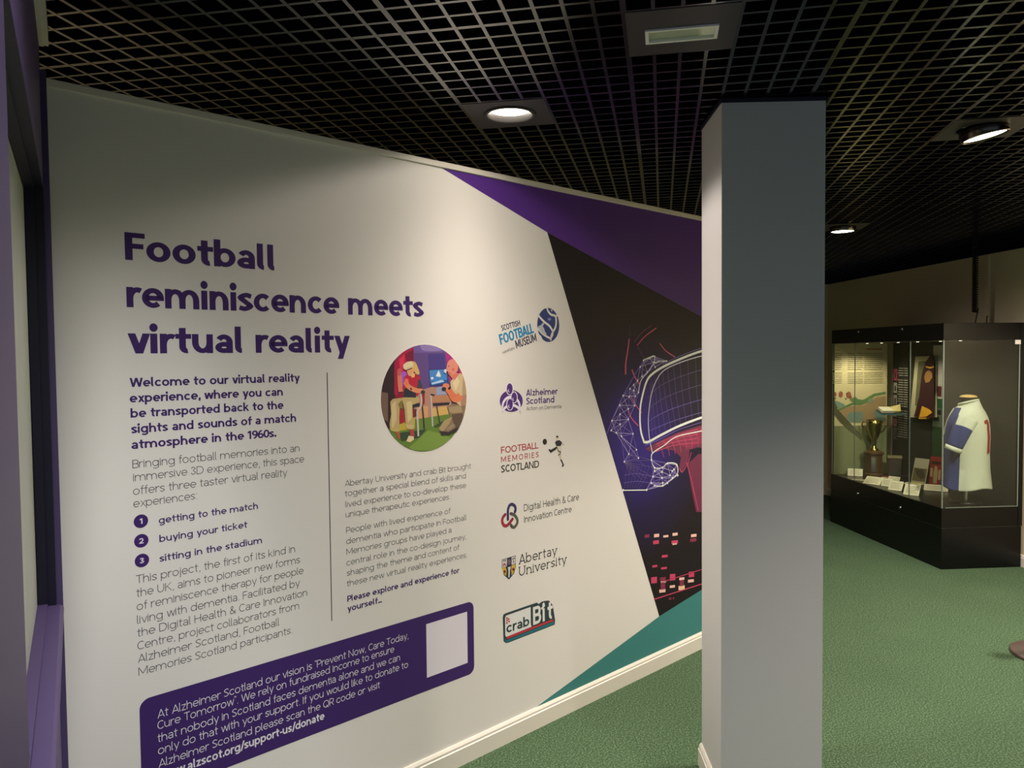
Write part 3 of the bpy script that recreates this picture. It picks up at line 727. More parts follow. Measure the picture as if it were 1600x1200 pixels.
fl.build('loops_emblem', LG, label='navy, red and grey loops')
# 5 university
C = crop(760, 840, 6.667); fl = Flat(1)
set_line(fl, 'Abertay', *C((335, 280), (738, 178)), cap_at(812, 867, 882), .075, BLACKINK, serif=True)
set_line(fl, 'University', *C((335, 404), (838, 268)), cap_at(812, 886, 900.5), .075, BLACKINK, serif=True)
LG = fl.build('university_logo', MUR, label='university name in dark lettering beside a heraldic shield')
fl = Flat(1)
fl.shape(C((160, 230), (305, 185), (305, 310), (287, 375), (235, 437), (180, 388), (160, 310)), ink((34, 42, 70)))
fl.shape(C((164, 234), (215, 219), (212, 300), (164, 312)), ink((206, 200, 196)), STEP); fl.shape(C((262, 204), (301, 192), (301, 270), (262, 285)), ink((206, 200, 196)), STEP)
fl.shape(C((164, 314), (200, 305), (212, 350), (205, 400), (180, 378), (166, 340)), ink((206, 168, 52)), STEP); fl.shape(C((262, 290), (301, 275), (300, 315), (282, 368), (262, 395), (258, 340)), ink((206, 168, 52)), STEP)
fl.shape(oval(190, 355, 12, 16), ink((110, 40, 40)), STEP * 2); fl.shape(oval(280, 330, 13, 15), ink((110, 40, 40)), STEP * 2)
fl.shape(C((185, 262), (205, 285), (205, 300), (188, 282), (172, 305), (170, 290)), ink((168, 52, 50)), STEP * 2)
fl.shape(C((222, 230), (250, 222), (258, 262), (238, 285), (220, 268)), ink((112, 92, 98)), STEP); fl.shape(C((222, 310), (255, 300), (245, 345), (240, 415), (228, 415), (230, 345)), ink((212, 210, 214)), STEP)
for x, y in ((180, 240), (196, 238), (275, 222), (290, 215), (283, 250)): fl.shape(oval(x, y, 5, 9), BLACKINK, STEP * 2)
fl.build('shield', LG, label='blue, gold and silver shield')
# 6 badge logo
C = crop(760, 840, 6.667)
fl = Flat(1)
TEAL1 = ink((44, 62, 66)); TEAL2 = ink((36, 112, 124)); PALE = ink((224, 224, 218))
fl.shape(C((170, 830), (178, 800), (200, 788), (462, 698), (500, 685), (525, 676), (545, 692), (575, 668), (605, 660), (650, 655), (672, 680), (692, 705), (700, 760), (716, 862), (712, 905), (690, 915), (225, 1096), (200, 1098), (178, 1078)), TEAL1)
fl.shape(C((186, 1050), (208, 1068), (690, 878), (708, 872), (706, 895), (690, 905), (222, 1088), (200, 1085)), TEAL2, STEP)
fl.shape(C((194, 835), (205, 812), (460, 722), (462, 900), (470, 928), (208, 1034), (196, 1020)), PALE, STEP)
fl.shape(C((206, 1034), (690, 850), (698, 868), (215, 1056)), ink((186, 50, 62)), STEP * 2)
set_line(fl, 'crab', *C((208, 996), (446, 914)), cap_at(792, 973.5, 989), .15, TEAL1, lift=STEP * 2)
set_line(fl, 'Bit', *C((486, 912), (692, 838)), cap_at(834, 948, 976), .155, PALE, lift=STEP * 2, spacing=1.35)
for x, y in ((212, 838), (232, 848), (214, 862), (236, 872), (212, 888)): fl.shape(C((x - 8, y - 6), (x + 8, y - 11), (x + 8, y + 7), (x - 8, y + 12)), ink((186, 50, 62)), STEP * 2)
fl.shape(C((565, 735), (600, 700), (612, 708), (580, 752)), PALE, STEP * 3)
fl.build('badge_logo', MUR, label='teal, red and white badge shaped logo')

# ---- round photograph
C = crop(580, 530, 6.317)
cu = wuv(665, 622); cr_ = (wuv(731.5, 622)[0] - wuv(598.5, 622)[0]) / 2; cv = (wuv(665, 538.8)[1] - wuv(665, 705.5)[1]) / 2
NC = 48; CIRC = [(cu[0] + cr_ * math.cos(2 * PI * i / NC), cu[1] + cv * math.sin(2 * PI * i / NC)) for i in range(NC)]
def clip(poly):
    out = [Vector(p) for p in poly]
    for i in range(NC):
        a = Vector(CIRC[i]); b = Vector(CIRC[(i + 1) % NC]); e = b - a
        inside = lambda p: e.x * (p.y - a.y) - e.y * (p.x - a.x) >= 0
        src = out; out = []
        for k in range(len(src)):
            p, q = src[k - 1], src[k]
            ip, iq = inside(p), inside(q)
            if ip != iq:
                dd = q - p; den = e.x * dd.y - e.y * dd.x
                t = -(e.x * (p.y - a.y) - e.y * (p.x - a.x)) / den
                out.append(p + dd * t)
            if iq: out.append(q)
        if not out: return None
    return out
fl = Flat(1); lay = [0]
fl.disc(cu, cr_ * 1.03, ink((232, 226, 214)), 0, 48, cv * 1.03)
def P(rgb, *pts, raw=None, sm=False):
    uv = raw or C(*pts)
    if sm: uv = smooth(uv + [uv[0]], 4)[:-1]
    c = clip(uv)
    lay[0] += 1
    if c and len(c) > 2: fl.shape([tuple(q) for q in c], ink(rgb), STEP * .1 * lay[0] + STEP)
def S(rgb, w, *pts):
    pts = smooth([Vector(p) for p in pts], 4) if len(pts) > 2 else [Vector(p) for p in pts]
    L = []; R = []
    for i, p in enumerate(pts):
        t = (pts[min(i + 1, len(pts) - 1)] - pts[max(i - 1, 0)]).normalized(); n = Vector((-t.y, t.x)) * w / 2
        L.append(p + n); R.append(p - n)
    P(rgb, *[tuple(q) for q in L + R[::-1]])
def E(rgb, cx, cy, rx, ry): P(rgb, raw=oval(cx, cy, rx, ry, 20))
P((94, 72, 104), (60, 20), (1000, 20), (1000, 1150), (60, 1150))
P((112, 88, 150), (100, 20), (960, 20), (900, 135), (700, 140), (420, 140), (300, 120)); P((142, 122, 176), (480, 60), (720, 60), (700, 110), (520, 115), sm=True)
P((52, 36, 42), (80, 200), (235, 180), (245, 560), (225, 900), (80, 900)); P((116, 92, 78), (90, 520), (165, 530), (165, 820), (90, 760))
P((170, 28, 66), (228, 230), (300, 130), (420, 80), (420, 330), (330, 400), (250, 560), (228, 545)); P((216, 50, 84), (272, 200), (330, 150), (325, 300), (290, 330)); P((120, 26, 58), (335, 150), (418, 95), (418, 220), (345, 215))
P((96, 72, 130), (418, 135), (730, 130), (770, 480), (560, 560), (430, 560)); P((74, 58, 128), (560, 150), (722, 140), (735, 298), (570, 305))
P((168, 46, 128), (728, 128), (800, 150), (960, 330), (960, 520), (790, 520)); P((188, 34, 60), (868, 280), (960, 320), (960, 420), (890, 350))
E((166, 92, 206), 322, 395, 40, 78)
P((176, 132, 112), (430, 520), (600, 470), (790, 500), (790, 760), (420, 800)); P((204, 154, 108), (440, 660), (560, 660), (560, 780), (440, 800)); P((206, 168, 96), (600, 680), (760, 660), (760, 760), (600, 770))
P((98, 128, 52), (80, 930), (290, 832), (440, 790), (760, 740), (1000, 780), (1000, 1150), (80, 1150)); P((186, 166, 58), (278, 838), (430, 770), (430, 880), (278, 905)); P((122, 150, 66), (560, 900), (760, 960), (820, 1080), (400, 1090), (440, 1010), sm=True)
P((52, 74, 52), (260, 925), (545, 890), (470, 975), (300, 1010)); P((52, 80, 46), (610, 860), (720, 800), (700, 850), (640, 875))
P((40, 50, 92), (566, 300), (745, 290), (762, 445), (578, 470)); P((70, 132, 200), (572, 306), (740, 297), (752, 436), (584, 460)); P((226, 232, 216), (636, 366), (664, 306), (686, 360), (680, 374)); P((42, 84, 150), (584, 420), (752, 400), (752, 436), (584, 460)); E((226, 232, 236), 600, 385, 14, 12); P((170, 205, 232), (590, 430), (700, 400), (720, 420), (600, 448))
P((150, 158, 186), (640, 476), (765, 455), (775, 540), (640, 552)); P((182, 128, 92), (588, 562), (775, 560), (775, 612), (600, 628))
P((48, 42, 50), (604, 632), (775, 622), (765, 648), (610, 660)); S((188, 178, 176), 14, (588, 545), (596, 680), (606, 860)); S((66, 58, 58), 12, (645, 660), (660, 750), (676, 832)); S((60, 52, 54), 18, (585, 545), (625, 555))
# seated figure
P((160, 40, 52), (272, 690), (340, 690), (335, 815), (282, 838)); P((148, 34, 52), (492, 548), (526, 542), (526, 638), (500, 655)); P((112, 40, 46), (400, 690), (455, 690), (450, 760), (415, 770))
S((66, 56, 56), 16, (500, 650), (512, 760), (522, 890)); S((192, 180, 172), 18, (487, 540), (495, 610), (485, 675), (455, 705), (458, 820), (464, 958))
P((44, 44, 56), (400, 640), (480, 630), (476, 665), (405, 672))
P((184, 162, 108), (186, 620), (210, 590), (310, 568), (450, 562), (478, 590), (470, 625), (405, 648), (410, 760), (420, 860), (385, 880), (338, 850), (330, 690), (280, 680), (275, 780), (280, 900), (235, 910), (185, 880), (178, 840), (195, 740))
P((132, 112, 66), (300, 600), (318, 640), (340, 850), (328, 690), (280, 680), (262, 640)); P((206, 186, 134), (200, 640), (240, 610), (250, 780), (215, 880), (200, 860)); P((206, 188, 138), (345, 620), (400, 610), (398, 780), (360, 820))
P((196, 176, 120), (335, 840), (420, 845), (415, 890), (350, 885)); P((190, 168, 104), (180, 870), (280, 880), (270, 920), (195, 905))
P((172, 92, 66), (240, 912), (282, 912), (284, 990), (255, 975)); P((168, 66, 66), (378, 890), (420, 890), (425, 965), (385, 955)); P((222, 204, 158), (346, 1005), (368, 952), (418, 960), (420, 990), (380, 1018))
P((182, 38, 58), (326, 370), (365, 345), (440, 345), (480, 370), (490, 470), (460, 560), (310, 575), (312, 480)); P((212, 66, 76), (330, 380), (370, 390), (360, 450), (330, 440)); P((46, 46, 58), (325, 490), (380, 460), (440, 520), (440, 575), (312, 572)); P((62, 66, 78), (462, 395), (482, 400), (506, 480), (450, 486)); P((140, 26, 46), (226, 565), (300, 520), (310, 575), (232, 585))
S((214, 124, 96), 44, (276, 350), (280, 430), (290, 520)); S((218, 138, 98), 46, (330, 420), (370, 470), (440, 505), (505, 512)); E((196, 92, 88), 275, 325, 24, 38); E((224, 120, 92), 345, 425, 22, 34); S((36, 30, 36), 14, (386, 480), (396, 500)); E((60, 52, 60), 508, 522, 22, 18)
P((212, 172, 104), (385, 215), (430, 225), (455, 270), (475, 335), (455, 350), (425, 320), (405, 270), sm=True); E((222, 160, 112), 385, 315, 34, 50); P((230, 178, 120), (392, 345), (430, 335), (425, 375), (395, 380)); P((212, 172, 104), (412, 250), (450, 290), (470, 340), (435, 345), (425, 300)); P((226, 208, 168), (312, 255), (350, 225), (402, 222), (412, 262), (398, 284), (345, 302), (318, 290), sm=True); P((206, 186, 140), (345, 285), (410, 262), (406, 282), (350, 302)); S((58, 44, 44), 8, (352, 305), (402, 285))
# kneeling figure
P((134, 112, 84), (745, 665), (800, 640), (910, 645), (960, 700), (930, 830), (880, 900), (690, 945), (662, 885), (700, 820), (780, 760)); P((164, 142, 108), (760, 670), (880, 655), (900, 720), (800, 730), (770, 720)); P((168, 146, 106), (668, 880), (720, 800), (800, 765), (770, 830), (700, 920)); P((92, 76, 62), (790, 740), (900, 730), (905, 850), (830, 870), (800, 800)); P((52, 44, 46), (690, 945), (676, 905), (760, 915), (840, 870), (900, 850), (860, 900), (760, 945)); P((150, 130, 110), (735, 890), (800, 835), (830, 850), (770, 895))
P((204, 180, 138), (778, 420), (830, 355), (870, 335), (915, 355), (948, 430), (952, 640), (880, 660), (840, 630), (785, 510)); P((176, 148, 112), (905, 360), (950, 440), (955, 660), (900, 650), (895, 520)); P((222, 202, 160), (800, 430), (850, 370), (870, 420), (830, 510)); P((170, 128, 106), (880, 560), (950, 540), (950, 650), (880, 655))
S((216, 122, 82), 74, (880, 555), (835, 590), (795, 555)); S((214, 116, 80), 60, (815, 580), (775, 520), (745, 478)); E((218, 128, 100), 735, 468, 36, 34); S((44, 36, 42), 22, (760, 495), (780, 470)); E((48, 42, 48), 715, 490, 22, 18)
P((214, 118, 100), (765, 350), (830, 330), (870, 340), (820, 400), (800, 390)); P((110, 66, 66), (825, 210), (862, 260), (868, 320), (840, 320)); P((220, 138, 118), (745, 250), (760, 215), (800, 196), (842, 212), (855, 270), (845, 320), (815, 345), (770, 350), (752, 320), (738, 305), sm=True); E((206, 108, 92), 806, 298, 12, 18); P((196, 110, 96), (752, 318), (790, 335), (775, 352), (756, 345)); S((96, 60, 60), 7, (752, 268), (772, 264)); E((210, 208, 222), 728, 315, 14, 20)
fl.build('round_photograph', MUR, label='round photograph of two people, one seated in a red vest and white headset, one kneeling')

# ---- purple stripe, teal stripe, headset picture
def edge_v(a, b, u):
    (u0, v0), (u1, v1) = a, b
    return v0 + (v1 - v0) * (u - u0) / (u1 - u0)
pA, pB, pC = wuv(690, 268), wuv(855, 363), wuv(1090, 491.5)
uE = WU1 - .003; vTop = WTOP - .023
tA, tB, tC = wuv(840, 1105), wuv(1030, 963), wuv(1090, 925.5)
vS = .0905
fl = Flat(2)
uA0 = pA[0] - (vTop - pA[1]) / ((pB[1] - pA[1]) / (pB[0] - pA[0])) * -1 if False else pA[0]
fl.shape([(pA[0], vTop), pB, (uE, edge_v(pB, pC, uE)), (uE, vTop)], mat('purple stripe', (84, 46, 132), .5, .2))
fl.build('purple_stripe', MUR, label='purple wedge along the top right')
fl = Flat(2); us = tA[0] - .01
fl.shape([(us, vS), tB, tC, (uE, min(1.1, edge_v(tB, tC, uE))), (uE, vS)], mat('teal stripe', (62, 128, 124), .5, .3))
fl.build('teal_stripe', MUR, label='teal wedge above the skirting')
# dark picture, with an indigo bloom printed round the hands
md = bpy.data.materials.new('dark picture print'); md.use_nodes = True; nt = md.node_tree; b = nt.nodes['Principled BSDF']; b.inputs['Roughness'].default_value = .5; b.inputs['Specular IOR Level'].default_value = .15
tc = nt.nodes.new('ShaderNodeTexCoord'); vm = nt.nodes.new('ShaderNodeVectorMath'); vm.operation = 'DISTANCE'
ctr = wuv(1000, 690); vm.inputs[1].default_value = (ctr[0], ctr[1], 0)
rp = nt.nodes.new('ShaderNodeValToRGB'); el = rp.color_ramp.elements
el[0].position = .12; el[0].color = (*lin((52, 38, 118)), 1); el[1].position = .62; el[1].color = (*lin((33, 27, 30)), 1); x = el.new(.36); x.color = (*lin((38, 30, 66)), 1)
nt.links.new(tc.outputs['Object'], vm.inputs[0]); nt.links.new(vm.outputs['Value'], rp.inputs['Fac']); nt.links.new(rp.outputs['Color'], b.inputs['Base Color'])
fl = Flat(1)
fl.shape([pB, tB, tC, (uE, edge_v(tB, tC, uE)), (uE, edge_v(pB, pC, uE))], md)
PIC = fl.build('headset_picture', MUR, label='dark picture of glowing line hands holding a headset')
C = crop(920, 480, 3.75)
LW_ = ink((206, 206, 222)); GLOW = ink((232, 236, 224)); VIO = ink((118, 100, 180)); DIM = ink((98, 84, 128)); MAG = ink((206, 72, 112)); DMAG = ink((104, 30, 64))
fl = Flat(2)
fl.shape(C((330, 830), (420, 780), (520, 735), (660, 690), (760, 680), (760, 850), (640, 820), (590, 835), (585, 890), (545, 965), (528, 945), (540, 880), (500, 840), (430, 830), (375, 850)), DMAG)
fl.shape(C((400, 800), (520, 740), (660, 700), (760, 690), (760, 800), (640, 800), (590, 830), (520, 800)), ink((132, 36, 72)), STEP)
fl.shape(C((575, 915), (600, 900), (640, 860), (720, 860), (720, 1200), (628, 1200), (600, 1060)), DMAG, STEP)
for k in range(9):
    x = 400 + k * 36; fl.stroke(smooth(C((x, 795 - k * 13), (x + 25, 830 - k * 9), (x + 40 - k * 3, 880 - k * 10))), .0028, MAG, STEP * 2, False)
for k in range(4): fl.stroke(smooth(C((390, 805 + k * 14), (500, 755 + k * 18), (640, 715 + k * 26))), .0028, MAG, STEP * 2, False)
fl.stroke(smooth(C((570, 905), (600, 1010), (640, 1190))), .004, MAG, STEP * 2, False); fl.stroke(smooth(C((530, 945), (548, 965), (585, 900), (600, 850))), .004, MAG, STEP * 2, False)
for p, w in ((((236, 185), (228, 250), (216, 330), (215, 395)), .010), (((415, 212), (450, 255), (505, 292)), .006), (((282, 225), (330, 170), (395, 122)), .005), (((265, 205), (310, 150), (370, 105)), .004), (((252, 365), (270, 410), (300, 455)), .008), (((245, 520), (280, 580), (310, 620)), .005), (((228, 595), (250, 650), (290, 695)), .006), (((285, 230), (300, 260), (325, 300)), .003), (((240, 110), (235, 190), (222, 260)), .003)):
    fl.stroke(smooth(C(*p)), w, MAG if w > .004 else DMAG, STEP, False)
fl.build('light_trails', PIC, label='magenta strokes and lines')
# visor
fl = Flat(4)
top = [(350, 470), (375, 420), (430, 372), (520, 330), (640, 290), (760, 262)]; bot = [(352, 760), (400, 745), (480, 715), (560, 690), (660, 662), (760, 640)]
Tt = smooth(top, 8); Bt = smooth(bot, 8)
for k in range(4, len(Tt), 3):
    q = Bt[min(k, len(Bt) - 1)]; fl.stroke(C(tuple(Tt[k]), ((Tt[k].x + q.x) / 2 - 6, (Tt[k].y + q.y) / 2), tuple(q)), .0024, DIM, 0, False)
for f in (.22, .45, .68, .88):
    fl.stroke(C(*[tuple(Tt[i].lerp(Bt[i], f)) for i in range(len(Tt))]), .0024, VIO if f > .5 else DIM, 0, False)
fl.stroke(smooth(C((760, 268), (635, 292), (520, 330), (440, 370), (400, 420), (368, 500), (352, 600), (348, 680), (355, 770), (372, 855))), .0055, LW_, STEP, False)
fl.stroke(smooth(C((760, 230), (635, 265), (520, 310), (430, 352), (370, 392), (340, 430), (318, 500), (302, 580), (299, 660), (305, 730), (322, 788))), .013, GLOW, STEP, True)
fl.stroke(smooth(C((322, 790), (350, 788), (420, 750), (520, 700), (635, 655), (760, 615))), .013, GLOW, STEP, True)
fl.stroke(smooth(C((760, 214), (635, 248), (520, 292), (430, 335))), .003, VIO, STEP, False); fl.stroke(smooth(C((330, 810), (420, 770), (520, 720), (640, 680), (760, 640))), .003, VIO, STEP, False)
fl.stroke(smooth(C((760, 705), (635, 730), (510, 760), (440, 810), (372, 856), (366, 895))), .0055, GLOW, STEP, False)
fl.build('visor_outline', PIC, label='pale glowing visor outline')
# mesh hands
fl = Flat(5)
N1 = [(385, 290), (355, 300), (320, 312), (378, 322), (342, 380), (388, 352), (410, 318), (435, 318), (455, 315), (300, 350), (310, 405), (285, 430), (262, 455), (240, 478), (290, 500), (262, 488), (200, 518), (236, 525), (272, 522), (180, 574), (230, 596), (268, 576), (182, 627), (230, 657), (182, 686), (134, 665), (130, 722), (160, 736), (190, 756), (258, 742), (278, 835), (233, 860), (290, 884), (207, 905)]
N2 = [(200, 1072), (338, 1070), (385, 1045), (432, 1045), (460, 1030), (490, 1000), (520, 985), (515, 925), (498, 950), (460, 915), (432, 940), (385, 940), (366, 895), (428, 965), (385, 960), (375, 992), (365, 1030), (428, 1000), (432, 1030), (475, 985), (488, 960)]
def net(N, k, mx, w):
    done = set()
    for i, p in enumerate(N):
        near = sorted(range(len(N)), key=lambda j: (N[j][0] - p[0]) ** 2 + (N[j][1] - p[1]) ** 2)[1:k + 1]
        for j in near:
            if (min(i, j), max(i, j)) in done: continue
            if math.dist(N[j], p) > mx: continue
            done.add((min(i, j), max(i, j))); fl.stroke(C(p, N[j]), w, VIO if (i + j) % 2 else ink((168, 158, 206)), 0, False)
net(N1, 6, 170, .0026); net(N2, 6, 110, .0030)
for q in ((385, 940), (375, 992), (340, 1005), (300, 940), (366, 895), (310, 1010), (270, 1000), (240, 980)): fl.stroke(C((207, 905), q), .002, DIM, 0, False)
for q in ((278, 835), (290, 884), (366, 895), (330, 930), (250, 960)): fl.stroke(C((233, 860), q), .002, DIM, 0, False)
for k in range(7):
    fl.stroke(smooth(C((210 + k * 14, 1060), (215 + k * 20, 990), (222 + k * 22, 930))), .0018, DIM, 0, False)
fl.stroke(smooth(C((205, 985), (270, 975), (340, 985), (385, 1000))), .002, VIO, 0, False); fl.stroke(smooth(C((202, 1030), (280, 1020), (365, 1030))), .002, VIO, 0, False)
fl.stroke(C((320, 312), (260, 410), (200, 518), (150, 625), (105, 742)), .006, ink((92, 76, 176)), 0, False)
fl.stroke(C((200, 1073), (338, 1071), (385, 1047)), .005, GLOW, 0, False); fl.stroke(smooth(C((385, 1047), (435, 1045), (490, 1002), (520, 970), (512, 920), (460, 914), (430, 940), (385, 940), (366, 900))), .006, GLOW, 0, False)
fl.stroke(smooth(C((318, 312), (355, 296), (384, 288), (386, 325), (410, 318), (455, 316))), .008, GLOW, 0, True); fl.stroke(smooth(C((384, 325), (345, 380), (305, 430), (290, 500))), .006, LW_, 0, False)
for p in N1: fl.disc(C(p)[0], .0052, GLOW, STEP, 8)
for p in N2: fl.disc(C(p)[0], .0062, GLOW, STEP, 8)
fl.build('mesh_hands', PIC, label='pale mesh of dots and lines forming two hands')
# equaliser blocks
C = crop(920, 780, 3.528); fl = Flat(4)
PK = ink((196, 62, 100)); HOT = ink((238, 190, 176)); DPK = ink((128, 40, 70))
for x, y, w, h, c in ((320, 203, 26, 18, DPK), (373, 200, 28, 18, HOT), (424, 204, 28, 12, HOT), (475, 193, 28, 16, HOT), (578, 200, 30, 16, HOT), (370, 237, 32, 20, PK), (473, 236, 36, 18, PK), (473, 246, 24, 10, HOT), (575, 225, 34, 18, DPK), (418, 314, 32, 14, PK), (363, 369, 28, 12, PK), (414, 380, 32, 12, PK), (359, 446, 32, 34, PK), (408, 440, 32, 20, DPK), (410, 456, 28, 10, HOT), (408, 478, 24, 40, DPK), (405, 505, 34, 18, HOT), (461, 430, 30, 36, PK), (460, 481, 28, 14, HOT), (512, 438, 28, 14, HOT), (512, 462, 24, 34, DPK), (511, 488, 34, 24, ink((236, 200, 160))), (565, 414, 30, 30, PK), (562, 450, 32, 16, HOT), (448, 548, 14, 12, DPK), (466, 546, 8, 10, DPK), (640, 430, 30, 30, PK), (640, 220, 30, 20, PK), (690, 400, 30, 20, PK)):
    fl.shape(C((x - w / 2, y - h / 2 + w * .06), (x + w / 2, y - h / 2 - w * .06), (x + w / 2, y + h / 2 - w * .06), (x - w / 2, y + h / 2 + w * .06)), c)
fl.stroke(C((359, 552), (600, 474), (700, 442)), .006, PK, 0, False); fl.stroke(C((400, 458), (600, 394), (700, 362)), .004, PK, 0, False)
fl.build('light_blocks', PIC, label='pink glowing blocks')

# ------------------------------------------------------------------ display case
e2 = Vector((-.0805, .99675, 0)); e1 = Vector((.99675, .0805, 0)); CO = Vector((3.225, 5.684, 0))
CL, CD = 1.67, .64
ZB, ZG, ZH, ZT = .315, .466, 1.73, 1.858
def cs(s, e, z=0.0): return CO + e2 * s + e1 * e + UP * z
def seat(px, py, z): return on_z(px, py, z)
CASE = thing('display_case', 'tall black glazed display case of football memorabilia against the cream wall', 'display case', CO)
CI = Matrix.Translation(-CO)
class CMB(MB):
    def done(s, name, parent=CASE, bevel=0, label=None):
        s.v = [tuple(Vector(v) - CO) for v in s.v]
        return s.build(name, parent, bevel, label)
def cbox(m, s0, s1, a0, a1, z0, z1, mt): m.box(cs(s0, a0, z0), e1 * (a1 - a0), e2 * (s1 - s0), UP * (z1 - z0), mt)
m = CMB(); cbox(m, 0, CL, 0, CD, 0, ZB - .004, M_BLACK); m.done('plinth', bevel=.003)
m = CMB(); cbox(m, .004, CL - .004, .004, CD - .004, ZB - .004, ZB, M_EDGE); cbox(m, 0, CL, 0, CD, ZB, ZG, M_BLACK); low = m.done('base_band', bevel=.002)
m = CMB(); cbox(m, 0, CL, 0, CD, ZH, ZT, M_BLACK); cbox(m, -.004, .004, CD - .03, CD + .003, ZB, ZT, M_BLACK); hood = m.done('hood', bevel=.002)
def lock(px, py, parent):
    p = on_plane(px, py, cs(0, 0), e1); m = CMB(); m.lathe(p, [(.011, 0), (.011, .006), (.008, .009)], M_STEEL, 14, axis=-e1); m.done('lock', parent)
lock(1342, 518.3, hood); lock(1410, 514.2, hood); lock(1341, 771, low); lock(1407, 793, low)
# glass: three sliding panes on the long side, one end pane at each end
def s_at(px, py): return (on_plane(px, py, cs(0, 0), e1) - CO).dot(e2)
sa, sb = s_at(1420, 650), s_at(1334, 650)
gt = .006
for s0, s1 in ((.008, sa - .002), (sa + .002, sb - .002), (sb + .002, CL - .008)):
    m = CMB(); cbox(m, s0, s1, .004, .004 + gt, ZG, ZH, M_GLASS); g = m.done('glass_pane')
    m = CMB(); cbox(m, s1 - .003, s1 + .002, .0035, .0045 + gt, ZG, ZH, M_EDGE); m.done('pane_edge', g)
m = CMB(); cbox(m, 0, gt, .012, CD - .012, ZG, ZH, M_GLASS); g = m.done('glass_pane', label='end pane facing the camera')
m = CMB(); cbox(m, -.001, .008, .001, .008, ZG, ZH, M_EDGE); cbox(m, -.001, .002, .03, CD - .03, ZG, ZG + .005, M_EDGE); m.done('pane_edge', g)
m = CMB(); cbox(m, -.003, gt, CD - .014, CD, ZG, ZH, M_BLACK); cbox(m, -.002, .0, CD - .04, CD - .032, ZG + .006, ZH - .006, M_EDGE); m.done('corner_post')
m = CMB(); cbox(m, -.003, -.0005, CD - .074, CD - .024, ZH - .034, ZH - .002, mat('white sticker', (225, 218, 205), .6)); m.done('sticker', g, label='white sticker in the top corner')
m = CMB(); cbox(m, .0, CL, CD - .02, CD, ZG, ZH, M_GREYP); m.done('back_panel')
BK = CD - .021                                            # face of the back panel
# lamps in the hood
for s in (.18, .42, .72, 1.0, 1.26, 1.5):
    m = CMB(); m.lathe(cs(s, .26, ZH - .004), [(.011, 0), (.011, .003)], mat('case lamp glow', (255, 240, 214), emit=2.5), 12); sp = m.done('case_light', hood)
for s, w in ((.30, 1.5), (.85, 3.6), (1.35, 4.4)):
    L = bpy.data.lights.new('case_lamp', 'SPOT'); L.energy = w * 2.8; L.color = (1, .88, .68); L.spot_size = math.radians(150); L.spot_blend = .6; L.shadow_soft_size = .03
    lo = bpy.data.objects.new('case_lamp', L); COL.objects.link(lo); lo.parent = CASE; lo.location = cs(s, .2, ZH - .03) - CO
def back_pt(px, py, off=.002): return on_plane(px, py, cs(0, BK - off), e1)
def back_se(px, py):
    p = back_pt(px, py, 0) - CO; return p.dot(e2), p.z
def panel(name, s0, s1, z0, z1, mt, off=.006, depth=.005):
    m = MB(); m.box(cs(s0, BK - off, z0), e2 * (s1 - s0), e1 * depth, UP * (z1 - z0), mt); return m
BP = lambda m, s0, s1, z0, z1, mt, off: m.box(cs(s0, BK - off, z0), e2 * (s1 - s0), e1 * .001, UP * (z1 - z0), mt)

# black list panel with a column of small pictures
s1_, _ = back_se(1388, 600); s0_, _ = back_se(1421, 600); s1_ = min(s1_, CL - .03)
BLK = mat('list panel', (40, 38, 36), .6, .3); LTX = mat('list lettering', (150, 146, 134), .6)
t = thing('information_panel', 'tall black panel of listed lettering and small pictures on the back of the case', 'panel', cs(s0_, BK - .01, .62))
t_ = t
def sub(m, name, root, label=None):
    o = Vector(root.location); m.v = [tuple(Vector(v) - o) for v in m.v]; return m.build(name, root, 0, label)
m = MB(); BP_o = .012; m.box(cs(s0_, BK - .012, .62), e2 * (s1_ - s0_), e1 * .010, UP * (1.70 - .62), BLK); sub(m, 'board', t)
m = MB(); wd = s1_ - s0_
for k in range(30):
    z = 1.485 - k * .0225
    if k in (4, 17): continue
    BP(m, s0_ + wd * .03, s0_ + wd * .27, z, z + .008, LTX, .0135); BP(m, s0_ + wd * .32, s0_ + wd * (.62 + .08 * ((k * 7) % 3) / 2), z, z + .008, LTX, .0135)
sub(m, 'lettering', t)
m = MB()
for z0, z1, c in ((1.37, 1.48, (176, 60, 92)), (1.25, 1.35, (150, 150, 128)), (1.11, 1.23, (146, 138, 134)), (1.02, 1.10, (150, 146, 110)), (.93, 1.0, (140, 86, 92)), (.80, .91, (84, 82, 76))):
    BP(m, s0_ + wd * .74, s0_ + wd * .97, z0, z1, ink(c), .0135)
    BP(m, s0_ + wd * .80, s0_ + wd * .90, z0 + .02, z1 - .03, ink((70, 62, 58)), .0145)
sub(m, 'pictures', t)

# cream illustrated panel closing the far end
FE = CL - .03
t = thing('information_panel', 'cream illustrated text panel filling the far end of the case', 'panel', cs(FE, .02, ZG))
def far(px, py): p = on_plane(px, py, cs(FE, 0), -e2) - CO; return p.dot(e1), p.z
def fs(a, z, o=.0): return cs(FE - o, a, z)
ax0, ax1 = .015, far(1386, 600)[0]
m = MB(); m.box(fs(ax0, ZG + .002), e1 * (ax1 - ax0), e2 * .008, UP * (ZH - ZG - .004), mat('panel cream', (222, 208, 158), .6)); sub(m, 'board', t)
zt = far(1340, 665)[1]
m = MB(); m.box(fs(ax0, ZG + .003, .001), e1 * (ax1 - ax0), e2 * .001, UP * (zt - ZG - .003), mat('panel olive', (128, 134, 92), .6)); sub(m, 'dado', t, 'olive lower part')
m = MB(); TXT = mat('panel lettering', (140, 132, 98), .6); TXR = mat('panel red lettering', (196, 120, 66), .6)
C = lambda *p: [far(1280 + x / 10, 490 + y / 10) for x, y in p]
